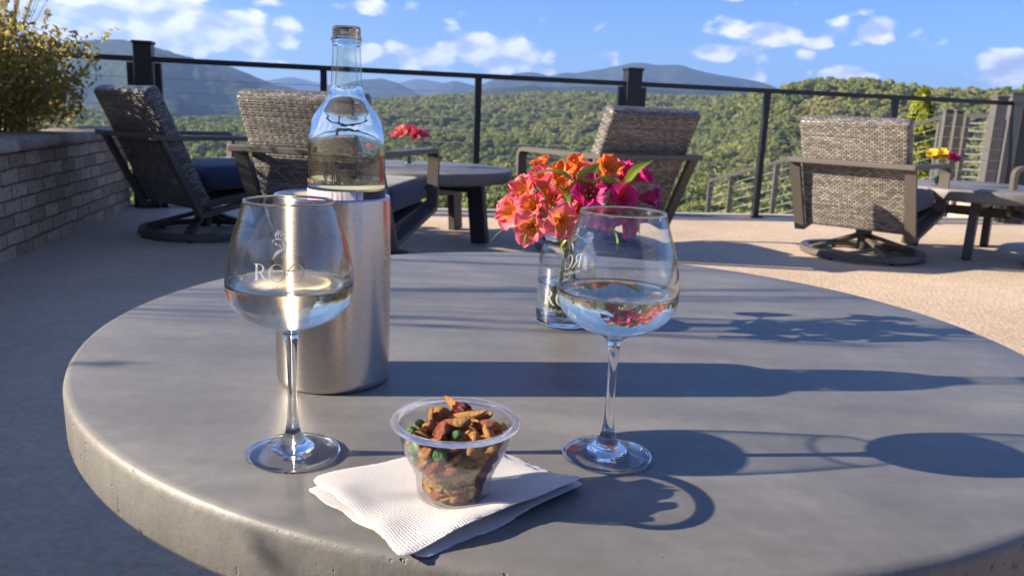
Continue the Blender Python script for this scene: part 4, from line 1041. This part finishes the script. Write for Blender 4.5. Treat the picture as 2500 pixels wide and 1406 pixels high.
# bottle
BX, BY = -.1745, .8385
BO = [(0, .058), (.016, .050), (.028, .0365), (.0345, .0345), (.0380, .0385), (.0391, .046), (.0391, .09), (.0391, .15), (.0391, .215), (.0390, .235), (.0386, .2485), (.0375, .260), (.0350, .2712), (.0306, .2805), (.0252, .2878), (.0204, .2938), (.0174, .2990), (.0160, .305), (.0153, .3113), (.0147, .325), (.0141, .3400), (.0140, .3480), (.0144, .3500), (.0152, .3510), (.0152, .3530), (.0144, .3545), (.0141, .3560), (.0141, .3600), (.0137, .3632), (.0125, .3642), (.0108, .3635), (.0097, .360),
      (.0094, .345), (.0104, .325), (.0113, .310), (.0125, .302), (.0150, .2965), (.0195, .2895), (.0245, .2825), (.0290, .2750), (.0325, .2665), (.0350, .256), (.0360, .245), (.0364, .225), (.0365, .15), (.0365, .055), (.034, .050), (.016, .064), (0, .070)]
bot = thing('wine_bottle', 'clear glass wine bottle standing open in the steel cooler', 'bottle', (BX, BY, TZ))
BW = .2065
thin_zone(lathe_obj('bottle_glass', BO, MT['bottle_glass'], bot, 128, 3), MT['thin_bottle'], [(BW+.001, .240), (.306, .346)])
w_ = lathe_obj('white_wine', [(0, .0695), (.016, .0635), (.034, .0497), (.0369, .055), (.0372, .15), (.0372, BW-.001), (.0371, BW+.0006), (.0358, BW), (.02, BW), (0, BW)], MT['wine'], None, 128, 2); w_.location = (BX, BY, TZ); tag(w_, 'white wine inside the clear bottle', 'wine')
def band(name, a0, a1, z0, z1, mat, R=.0394):
    n = 40; V = []; F = []; U = []
    for k, rr in ((0, R), (1, R+.0002)):
        for i in range(n+1):
            a = a0+(a1-a0)*i/n; V += [(rr*math.sin(a), -rr*math.cos(a), z0), (rr*math.sin(a), -rr*math.cos(a), z1)]; U += [(i/n, 0), (i/n, 1)]
    m = 2*(n+1)
    for i in range(n): F += [(m+2*i, m+2*i+2, m+2*i+3, m+2*i+1), (2*i, 2*i+1, 2*i+3, 2*i+2), (2*i+1, m+2*i+1, m+2*i+3, 2*i+3)]
    return mkobj(name, V, F, mat, bot, True, U)
m_, nt_ = newmat('wine_painted_lit'); gg = G(nt_); a_ = gg.n('ShaderNodeBsdfGlass'); a_.inputs[0].default_value = (.99, .95, .78, 1); a_.inputs['IOR'].default_value = 1.34
b_ = gg.n('ShaderNodeBsdfDiffuse'); b_.inputs[0].default_value = (.80, .72, .48, 1); c_ = gg.n('ShaderNodeMixShader'); c_.inputs[0].default_value = .6; nt_.links.new(a_.outputs[0], c_.inputs[1]); nt_.links.new(b_.outputs[0], c_.inputs[2]); gg.out(c_.outputs[0])  # cream diffuse paints in the brightness of sunlight seen through the wine
w_.data.materials[0] = m_
def mat_label():
    m, nt = newmat('pink_label_paper'); g = G(nt); uv = obco(g, 'UV'); s = g.n('ShaderNodeSeparateXYZ'); nt.links.new(uv, s.inputs[0])
    ln = g.m('GREATER_THAN', g.m('SINE', g.m('MULTIPLY', s.outputs[1], 260)), .3)
    c = g.mix(g.m('MULTIPLY', ln, .5), (.72, .26, .36, 1), (.8, .5, .55, 1)); g.out(g.pbsdf(c, .5).outputs[0]); return m
band('front_label', -1.9, -.52, .10, .2048, mat_label())
m_, nt_ = newmat('silver_label_paper'); gg = G(nt_); cc = gg.ramp(gg.noise(gg.scalev(obco(gg, 'UV'), (6, 1, 1)), 3, 3), [(.35, (.32, .26, .25)), (.5, (.62, .56, .56)), (.7, (.72, .70, .70))]); gg.out(gg.pbsdf(cc, .35, Metallic=.25).outputs[0])
band('back_label', -.515, .62, .10, .2048, m_)
band('rear_label', 1.605, 2*PI-1.905, .10, .2048, plain('cream_label_paper', (.75, .68, .55), .5))
band('side_label', .625, 1.6, .10, .2048, plain('brown_label_paper', (.10, .045, .03), .45))

# napkins
def napkin(corners, z0, label, lifts, seed, sag=.0, th=.0022):
    n = 56; V = []; F = []; U = []; r = random.Random(seed); c = [Vector((p[0], p[1], 0)) for p in corners]
    ctr = sum(c, Vector())/4
    def zf(u, v, x, y):
        z = 0
        for (cu, cv, amp, w) in lifts: z += amp*math.exp(-(((u-cu)**2+(v-cv)**2)/w**2))
        z += .0007*math.sin(u*9+seed)*math.sin(v*7+seed*2)*min(1, (abs(u-.5)+abs(v-.5))*2)
        return z
    for lay in (1, 0):
        for i in range(n+1):
            for j in range(n+1):
                u, v = i/n, j/n; p = c[0].lerp(c[1], u).lerp(c[3].lerp(c[2], u), v)
                # slightly wavy edges, rounded fold corners
                eu = min(u, 1-u); ev = min(v, 1-v); p = p+(ctr-p)*(.035*math.exp(-(eu*eu+ev*ev)/.0009))
                p = p+(p-ctr).normalized()*(.0011*math.sin(u*23+v*17+seed)*math.exp(-min(eu, ev)*30)+r.gauss(0, .00025)*(min(eu, ev) < .01))
                z = zf(u, v, p.x, p.y); puff = th*(1-.75*math.exp(-min(eu, ev)*22))
                V.append((p.x, p.y, z0+z+(puff if lay else 0))); U.append((u*.14, v*.14))
    N = (n+1)**2
    for lay in (0, 1):
        for i in range(n):
            for j in range(n):
                a = lay*N+i*(n+1)+j; f = (a, a+n+1, a+n+2, a+1); F.append(f if lay == 0 else f[::-1])
    for k in range(n):
        for (a, b) in ((k, k+1), (n*(n+1)+k+1, n*(n+1)+k), ((k+1)*(n+1), k*(n+1)), (k*(n+1)+n, (k+1)*(n+1)+n)): F.append((a, b, b+N, a+N))
    o = mkobj('paper_napkin', V, F, MT['napkin'], None, True, U)
    bm = bmesh.new(); bm.from_mesh(o.data); bmesh.ops.recalc_face_normals(bm, faces=bm.faces[:]); bm.to_mesh(o.data); bm.free()
    return tag(autosmooth(o, 60), label, 'napkin', 'paper napkins under the snack cup')
def q2(px, py, z=TZ+.003): p = onz(px, py, z); return (p.x, p.y)
napkin([q2(742, 1190), q2(1028, 1357), q2(1434, 1188), q2(1195, 1083)], TZ+.0006, 'lower white napkin of the stack, flat on the near table', [(1, .75, .005, .18), (1, .97, .004, .15), (.0, .0, .001, .2)], 3, th=.0022)
napkin([q2(755, 1156, TZ+.007), q2(985, 1346, TZ+.008), q2(1424, 1170, TZ+.014), q2(1165, 1072, TZ+.006)], TZ+.0032, 'upper white napkin of the stack, holding the snack cup', [(1, .30, .008, .17), (1, .62, .009, .2), (1, .98, .012, .22), (.45, .0, .004, .10), (.30, .02, .003, .10), (.75, .02, .003, .1)], 5, th=.0026)

# snack cup
CB = onz(1107, 1203, TZ+.007); CUPZ = TZ+.0068
CO = [(0, .0010), (.018, .0008), (.0235, 0), (.0250, .0012), (.0262, .010), (.0272, .0185), (.0284, .0200), (.0296, .0210), (.0318, .0240), (.0350, .0300), (.0384, .0380), (.0405, .0460), (.0420, .0540), (.0426, .0570), (.0452, .0573), (.0470, .0566), (.0480, .0578), (.0476, .0594), (.0455, .0600), (.0428, .0598), (.0416, .0585),
      (.0411, .0540), (.0396, .0460), (.0375, .0382), (.0342, .0305), (.0311, .0248), (.0290, .0220), (.0270, .0205), (.0263, .0185), (.0253, .010), (.0242, .0024), (.018, .0018), (0, .0019)]
CO = [(r_*(1+.07*min(1, max(0, (.024-z_)/.006))), z_) for r_, z_ in CO]
cup = lathe_obj('snack_cup', CO, MT['plastic_rim'], None, 128, 3, (CB.x, CB.y, CUPZ)); thin_zone(cup, MT['thin_plastic'], [(-1, .0555)]); tag(cup, 'clear plastic cup of snack mix on the white napkins', 'cup')
for v in cup.data.vertices:      # fine vertical flutes on the foot
    if v.co.z < .019 and math.hypot(v.co.x, v.co.y) > .02:
        a = math.atan2(v.co.y, v.co.x); k = 1+.006*math.sin(a*32); v.co.x *= k; v.co.y *= k
# packed pieces
rs = np.random.default_rng(5); NP = 215
rad = rs.uniform(.0042, .0064, NP); P = np.stack([rs.normal(0, .013, NP), rs.normal(0, .013, NP), np.linspace(.01, .17, NP)], 1)
def inner(h): return np.interp(h, [0, .0024, .0185, .0205, .0248, .0305, .0382, .0460, .0585, .2], [.024, .0242, .0262, .027, .031, .0342, .0375, .0396, .0412, .0412])
for it in range(900):
    P[:, 2] -= .0005 if it < 640 else .00012
    for _ in range(2):
        D_ = P[:, None]-P[None]; L_ = np.linalg.norm(D_, axis=2)+np.eye(NP); ov = np.clip((rad[:, None]+rad[None])*.93-L_, 0, None); np.fill_diagonal(ov, 0)
        P += (D_/L_[..., None]*ov[..., None]).sum(1)*.32
    rr_ = np.hypot(P[:, 0], P[:, 1])+1e-9; mx = inner(P[:, 2])-rad; k = np.minimum(1, mx/rr_); P[:, 0] *= k; P[:, 1] *= k
    P[:, 2] = np.maximum(P[:, 2], rad+.002)
def lumpy(seed, sx, sy, sz, amp, fr, cut=False, bend=0, sub=3):
    bm = bmesh.new(); bmesh.ops.create_icosphere(bm, subdivisions=sub, radius=1); r = random.Random(seed); o = [r.uniform(0, 6) for _ in range(6)]
    for v in bm.verts:
        x, y, z = v.co; k = 1+amp*(math.sin(x*fr+o[0])*math.sin(y*fr*1.1+o[1])+.6*math.sin(z*fr*1.7+o[2]+x*2)+.4*math.sin(y*fr*2.3+o[3])); x, y, z = x*k*sx, y*k*sy, z*k*sz
        if cut: z = max(z, -.12*sz)
        z += bend*x*x/sx; v.co = (x, y, z)
    me = bpy.data.meshes.new('m'); bm.to_mesh(me); bm.free(); me.polygons.foreach_set('use_smooth', [True]*len(me.polygons)); return me
def mat_nut(name, a, b, s=1.6, rough=.6, bs=1.):
    m, nt = newmat(name); g = G(nt); v = obco(g); n = g.noise(v, s, 5, .65); n2 = g.noise(v, s*5, 3)
    g.out(g.pbsdf(g.ramp(n, [(.35, a), (.65, b)]), rough, g.bump(g.m('ADD', n, g.m('MULTIPLY', n2, .5)), bs, .2)).outputs[0]); return m
NM = {'pn': mat_nut('spiced_peanut', (.92, .27, .05), (1, .52, .15)), 'pn2': mat_nut('golden_peanut', (.62, .30, .07), (.80, .47, .13)), 'al': mat_nut('smoked_almond', (.60, .11, .05), (.85, .27, .11), 2.2), 'pea': mat_nut('green_pea', (.03, .10, .025), (.11, .27, .05), 2, .4, .5), 'cr': mat_nut('dried_cranberry', (.16, .008, .02), (.50, .03, .05), 3.5, .3, 1.0), 'st': mat_nut('sesame_stick', (.95, .33, .06), (1, .58, .17), 2.5, .7, 1.)}
KD = {'peanut': ([lumpy(i, 1.35, .8, .68, .06, 3, True) for i in range(2)]+[lumpy(i+5, 1.3, .78, .76, .05, 3) for i in range(2)], 'pn', 'orange spiced peanut in the cup of snack mix', 'nut'),
      'golden_peanut': ([lumpy(i+9, 1.35, .8, .7, .05, 3, i == 0) for i in range(2)], 'pn2', 'pale golden peanut in the cup of snack mix', 'nut'),
      'almond': ([lumpy(i+20, 1.6, .95, .62, .05, 4) for i in range(2)], 'al', 'reddish brown smoked almond in the cup of snack mix', 'nut'),
      'green_pea': ([lumpy(i+30, .95, .92, .85, .05, 4) for i in range(2)], 'pea', 'green wasabi pea in the cup of snack mix', 'pea'),
      'dried_cranberry': ([lumpy(i+40, 1.15, .95, .8, .17, 6) for i in range(2)], 'cr', 'dark red dried cranberry in the cup of snack mix', 'dried fruit'),
      'sesame_stick': ([lumpy(i+50, 1.9, .5, .45, .09, 3, False, .18) for i in range(3)], 'st', 'crooked orange sesame stick in the cup of snack mix', 'cracker')}
kinds = ['peanut']*6+['golden_peanut']*3+['almond']*3+['green_pea']*1+['dried_cranberry']*1+['sesame_stick']*4
for k, (mss, mt, lb, ct) in KD.items():
    for me in mss: me.materials.append(NM[mt]); me.name = k
def add_piece(kd, pos, size, seed, label=None, eul=None):
    r = random.Random(seed); mss, mt, lb, ct = KD[kd]
    o = bpy.data.objects.new(kd, mss[seed % len(mss)]); COL.objects.link(o); o.location = pos; o.scale = (size,)*3
    o.rotation_euler = eul or (r.uniform(-.7, .7), r.uniform(-.7, .7), r.uniform(0, 6.28)); tag(o, label or lb, ct, 'pieces of snack mix in the clear cup'); return o
top = P[:, 2].max()
for i in range(NP):
    kd = kinds[(i*7+int(rad[i]*1e5)) % len(kinds)]
    ri = math.hypot(P[i, 0], P[i, 1]); nearw = ri > inner(P[i, 2])-rad[i]*1.7; th = math.atan2(P[i, 1], P[i, 0])+PI/2
    k = .93 if nearw and kd == 'sesame_stick' else 1.05
    if nearw: P[i, :2] *= .985
    add_piece(kd, (CB.x+P[i, 0], CB.y+P[i, 1], CUPZ+P[i, 2]), rad[i]*k*(.92 if nearw else 1.04), 900+i, None, (random.uniform(-1.5, 1.5), random.uniform(-.9, .9), th+random.uniform(-.35, .35)) if nearw else None)
print('CUPTOP', top, np.sort(P[:,2])[-12:])
def onmound(px, py, ex=0):   # a spot on top of the mound seen near that pixel
    d = ray(px, py); best = None
    for i in range(NP):
        c = Vector((CB.x+P[i, 0], CB.y+P[i, 1], CUPZ+P[i, 2])); t = (c-Vector((0, 0, CAMZ))).dot(Vector(d))/Vector(d).length_squared
        q = Vector((0, 0, CAMZ))+Vector(d)*t
        up_ = all(math.hypot(P[j, 0]-P[i, 0], P[j, 1]-P[i, 1]) > rad[i]*.9 or P[j, 2] <= P[i, 2] for j in range(NP) if j != i)
        k = (q-c).length
        if up_ and (best is None or k < best[0]): best = (k, c, rad[i])
    return best[1]+Vector((0, 0, best[2]*.75))
for (px, py, kd, sz, lb, eu) in ((1136, 1000, 'dried_cranberry', .0068, 'dark red wrinkled cranberry topping the snack mix', None), (1008, 1016, 'green_pea', .0050, 'green pea at the upper left of the snack mix', None), (993, 1034, 'green_pea', .0046, 'green pea at the lower left of the snack mix', None), (1095, 1070, 'green_pea', .0044, 'green pea at the front middle of the snack mix', None), (1060, 1052, 'almond', .0075, 'large smoked almond at the front left of the snack mix', (.5, -.9, 1.1)), (1110, 1008, 'sesame_stick', .0085, 'long branching orange cracker across the top of the snack mix', (0, .25, -.55)), (1042, 1008, 'sesame_stick', .0055, 'upright orange stick at the back left of the snack mix', (0, 1.35, .3)), (1078, 1015, 'peanut', .0075, 'round spiced peanut at the middle top of the snack mix', (.3, .2, .7)), (1140, 1032, 'sesame_stick', .0068, 'orange stick right of the top of the snack mix', (0, -.1, .15)), (1185, 1055, 'almond', .0065, 'wrinkled almond at the right of the snack mix', (.2, .1, .5)), (1220, 1048, 'golden_peanut', .0062, 'golden peanut at the right rim of the snack mix', (.1, .1, .1))):
    p = onmound(px, py); add_piece(kd, p, sz, px, lb, eu)

# near vase and its flowers
VC = onz(1377, 789, TZ); VC = Vector((VC.x, VC.y, TZ+.0004))
vz, ww = vase(VC, 'clear glass jar vase with etched lettering on the near table', 1.0, True, .060); tag(ww, 'water in the near jar vase', 'water')
vz.rotation_euler = (0, 0, -.03)
FL = [  # px, py, depth offset, colour, facing (x,y,z), size, label, openness
    (1300, 548, -.055, 'coral2', (-.25, -1, -.15), .034, 'coral flower with a golden throat, lowest at the front left of the near vase', 1.15),
    (1368, 540, -.06, 'coral2', (.1, -1, .1), .036, 'coral flower with a golden throat at the front middle above the jar rim', 1.15),
    (1262, 518, -.03, 'coral', (-.75, -.75, .1), .034, 'coral pink flower at the far left of the near bouquet', 1.05),
    (1290, 478, -.02, 'coral', (-.45, -.7, .5), .034, 'coral pink flower at the upper left of the near bouquet', .75),
    (1328, 462, -.025, 'coral', (-.2, -.55, .85), .036, 'upright coral funnel flower left of the middle', .55),
    (1362, 448, .0, 'orange', (.05, -.6, .8), .033, 'orange yellow flower behind the coral funnel', .7),
    (1402, 425, .0, 'orange', (.0, -.5, 1), .031, 'orange bud flower standing at the top middle', .42),
    (1470, 432, -.01, 'orange', (.35, -.6, .7), .036, 'orange flower with a golden throat at the top right', .75),
    (1497, 462, .0, 'orange', (.9, -.4, .1), .032, 'orange flower facing right below the top right one', .8),
    (1437, 478, -.05, 'magenta', (-.05, -1, .35), .036, 'open magenta flower with dark streaks at the middle', 1.1),
    (1400, 505, -.045, 'coral', (.5, -.8, .0), .030, 'deep coral flower between the open magenta and coral flowers', .8),
    (1522, 440, .0, 'magenta', (.0, -.2, 1), .030, 'narrow upright magenta flower near the right', .35),
    (1556, 440, -.01, 'magenta', (.7, -.5, .6), .024, 'small magenta flower at the upper right edge', .8),
    (1512, 488, -.035, 'magenta', (.2, -.9, .35), .033, 'curled magenta flower just above the right wine glass', .9),
    (1562, 482, .0, 'purple', (1, -.25, .15), .034, 'purple flower pointing right at the right edge', .6),
    (1478, 520, -.03, 'magenta', (.1, -.8, -.2), .032, 'magenta flower seen through the rim of the right wine glass', 1.0),
    (1515, 540, .02, 'pink', (.6, -.6, -.2), .032, 'pink flower hanging low behind the right wine glass', .9),
    (1345, 500, .02, 'coral', (.0, -.6, .7), .032, 'shaded coral flower deep in the middle of the bouquet', .8),
    (1325, 425, .045, 'orange', (-.3, .1, 1), .030, 'orange flower at the back left under a leaf', .7),
    (1430, 440, .05, 'coral', (.1, .3, 1), .032, 'coral flower at the back middle', .9),
    (1500, 500, .06, 'purple', (.5, .6, .6), .032, 'purple flower at the back right', .9),
    (1340, 530, .05, 'pink', (-.6, .6, .4), .032, 'pink flower at the back left, mostly hidden', .9),
    (1420, 470, .03, 'coral', (.1, -.2, 1), .034, 'coral flower filling the gap behind the open magenta flower', .9),
    (1465, 470, .02, 'magenta', (.3, -.5, .8), .034, 'magenta flower between the open magenta flower and the orange ones', .85),
    (1380, 480, .01, 'coral2', (-.1, -.6, .8), .034, 'salmon flower just below the orange yellow one', .9),
    (1490, 495, .03, 'magenta', (.4, -.6, .3), .034, 'deep magenta flower behind the curled magenta flower', .9),
    (1310, 510, .01, 'coral', (-.4, -.7, .3), .034, 'coral flower tucked between the left coral flowers', .9),
    (1445, 520, .0, 'coral', (.2, -.8, -.1), .030, 'coral flower low at the jar rim beside the right wine glass', .9)]
LV = {0: [((1290, 566, -.07), (-.25, -.2, -1), .026, .007)], 2: [((1262, 555, -.02), (-1, -.1, -.35), .040, .0035)], 3: [((1330, 455, -.02), (-1, -.2, .35), .042, .016), ((1310, 470, -.02), (-.9, -.2, .9), .040, .014)], 5: [((1395, 440, -.06), (-1.3, -.1, .35), .052, .030), ((1385, 480, -.06), (.9, -.2, .75), .046, .022)], 7: [((1428, 470, -.06), (.25, -.1, 1), .042, .030), ((1440, 458, -.06), (1, -.1, .35), .042, .022)], 9: [((1475, 500, -.05), (.6, -.2, -.3), .03, .014)], 12: [((1528, 462, -.04), (.55, -.1, 1), .050, .018)], 10: [((1372, 565, -.07), (.1, -.3, -1), .022, .010), ((1390, 500, -.06), (-.5, -.1, .8), .034, .014)], 16: [((1480, 548, -.04), (.4, -.3, -.6), .04, .018)], 13: [((1520, 515, -.01), (.6, -.3, -.5), .04, .016)]}
for i, (px, py, dz, c, d, sz, lb, op) in enumerate(FL):
    tip = at(px, py, VC.y+dz); a = i*2.4
    base = VC+Vector((.018*math.cos(a)*(.4+.6*(i % 3)/2), .018*math.sin(a), .014+.004*(i % 3)))
    if i == 1: base = VC+Vector((-.022, -.012, .022))
    mid = VC+Vector((.016*math.cos(a+.6), .016*math.sin(a+.6), .118)) if i != 1 else VC+Vector((.010, -.005, .10))
    q = tip-VC; mid = Vector((VC.x+q.x*.16, VC.y+q.y*.16, mid.z)) if i != 1 else mid
    lv = [(tuple(at(p[0], p[1], VC.y+p[2])), dd, L, Wd) for p, dd, L, Wd in LV.get(i, ())]
    flower(tuple(base), tuple(tip), d, c, sz*1.02, lb, 400+i, 'flowers in the near vase', op, lv, .0019 if i != 1 else .003, mid=tuple(mid))

# ------------------------------------------------------------------ building behind the viewer (seen in reflections)
root = thing('tasting_house', 'tan gabled building with dark windows behind the viewer', 'building', (0, 0, 0))
MT['siding'] = plain('tan_siding', (.36, .27, .19), .8, .15, 3, .4, 12, .02)
mb = MB(); mb.box((1.5, -8.3, 1.7), (13, .3, 3.4)); mb.build('wall', MT['siding'], root)
for x in (-3.2, -.6, 2.0, 4.6):
    mb = MB(); mb.box((x, -8.12, 1.35), (1.5, .06, 2.1)); fr = mb.build('window', MT['alu_dark'], root)
    mb = MB(); mb.box((x, -8.075, 1.35), (1.36, .03, 1.96)); mb.build('pane', plain('window_glass', (.03, .035, .04), .05) if 'window_glass' not in bpy.data.materials else bpy.data.materials['window_glass'], fr)
mb = MB(); mb.add([(-5.6, -7.0, 3.25), (8.6, -7.0, 3.25), (8.6, -11.5, 5.2), (-5.6, -11.5, 5.2), (-5.6, -7.0, 3.40), (8.6, -7.0, 3.40), (8.6, -11.5, 5.35), (-5.6, -11.5, 5.35)], [(3, 2, 1, 0), (4, 5, 6, 7), (0, 1, 5, 4), (1, 2, 6, 5), (2, 3, 7, 6), (3, 0, 4, 7)]); mb.build('roof', plain('brown_roofing', (.10, .075, .06), .8, .2, 4), root)

# ------------------------------------------------------------------ haze
HAZE = True
if HAZE:
    m, nt = newmat('thin_haze'); g = G(nt); pv = g.n('ShaderNodeVolumePrincipled')
    pv.inputs['Color'].default_value = (.32, .52, 1, 1); pv.inputs['Density'].default_value = .00014; pv.inputs['Anisotropy'].default_value = .2
    g.out(None, pv.outputs[0])
    mb = MB(); mb.box((0, 2000, 176.5), (13000, 11000, 487)); o = mb.build('haze', m); tag(o, 'thin blue haze filling the valley air', None, None, 'stuff')
    # bottom at z=-67, top at z=420

# caustics through the glassware
for o in bpy.data.objects:
    if o.type == 'MESH' and o.data.materials:
        nm = o.data.materials[0].name
        if nm in ('clear_glass', 'bottle_glass', 'white_wine', 'vase_water', 'clear_plasticx'): o.cycles.is_caustics_caster = True
        if nm in ('cast_concrete', 'embossed_paper') or 'snack mix' in str(o.get('group')): o.cycles.is_caustics_receiver = True
sl.cycles.is_caustics_light = True

# ------------------------------------------------------------------ render settings
SC.render.engine = 'CYCLES'
cy = SC.cycles
cy.max_bounces = 22; cy.diffuse_bounces = 3; cy.glossy_bounces = 6; cy.transmission_bounces = 20; cy.transparent_max_bounces = 16; cy.volume_bounces = 0
cy.caustics_reflective = True; cy.caustics_refractive = True; cy.blur_glossy = .3; cy.sample_clamp_indirect = 8
cy.use_denoising = True
try: cy.denoiser = 'OPENIMAGEDENOISE'
except Exception: pass
SC.view_settings.view_transform = 'Standard'; SC.view_settings.look = 'None'; SC.view_settings.gamma = 1
SC.view_settings.exposure = 1.58
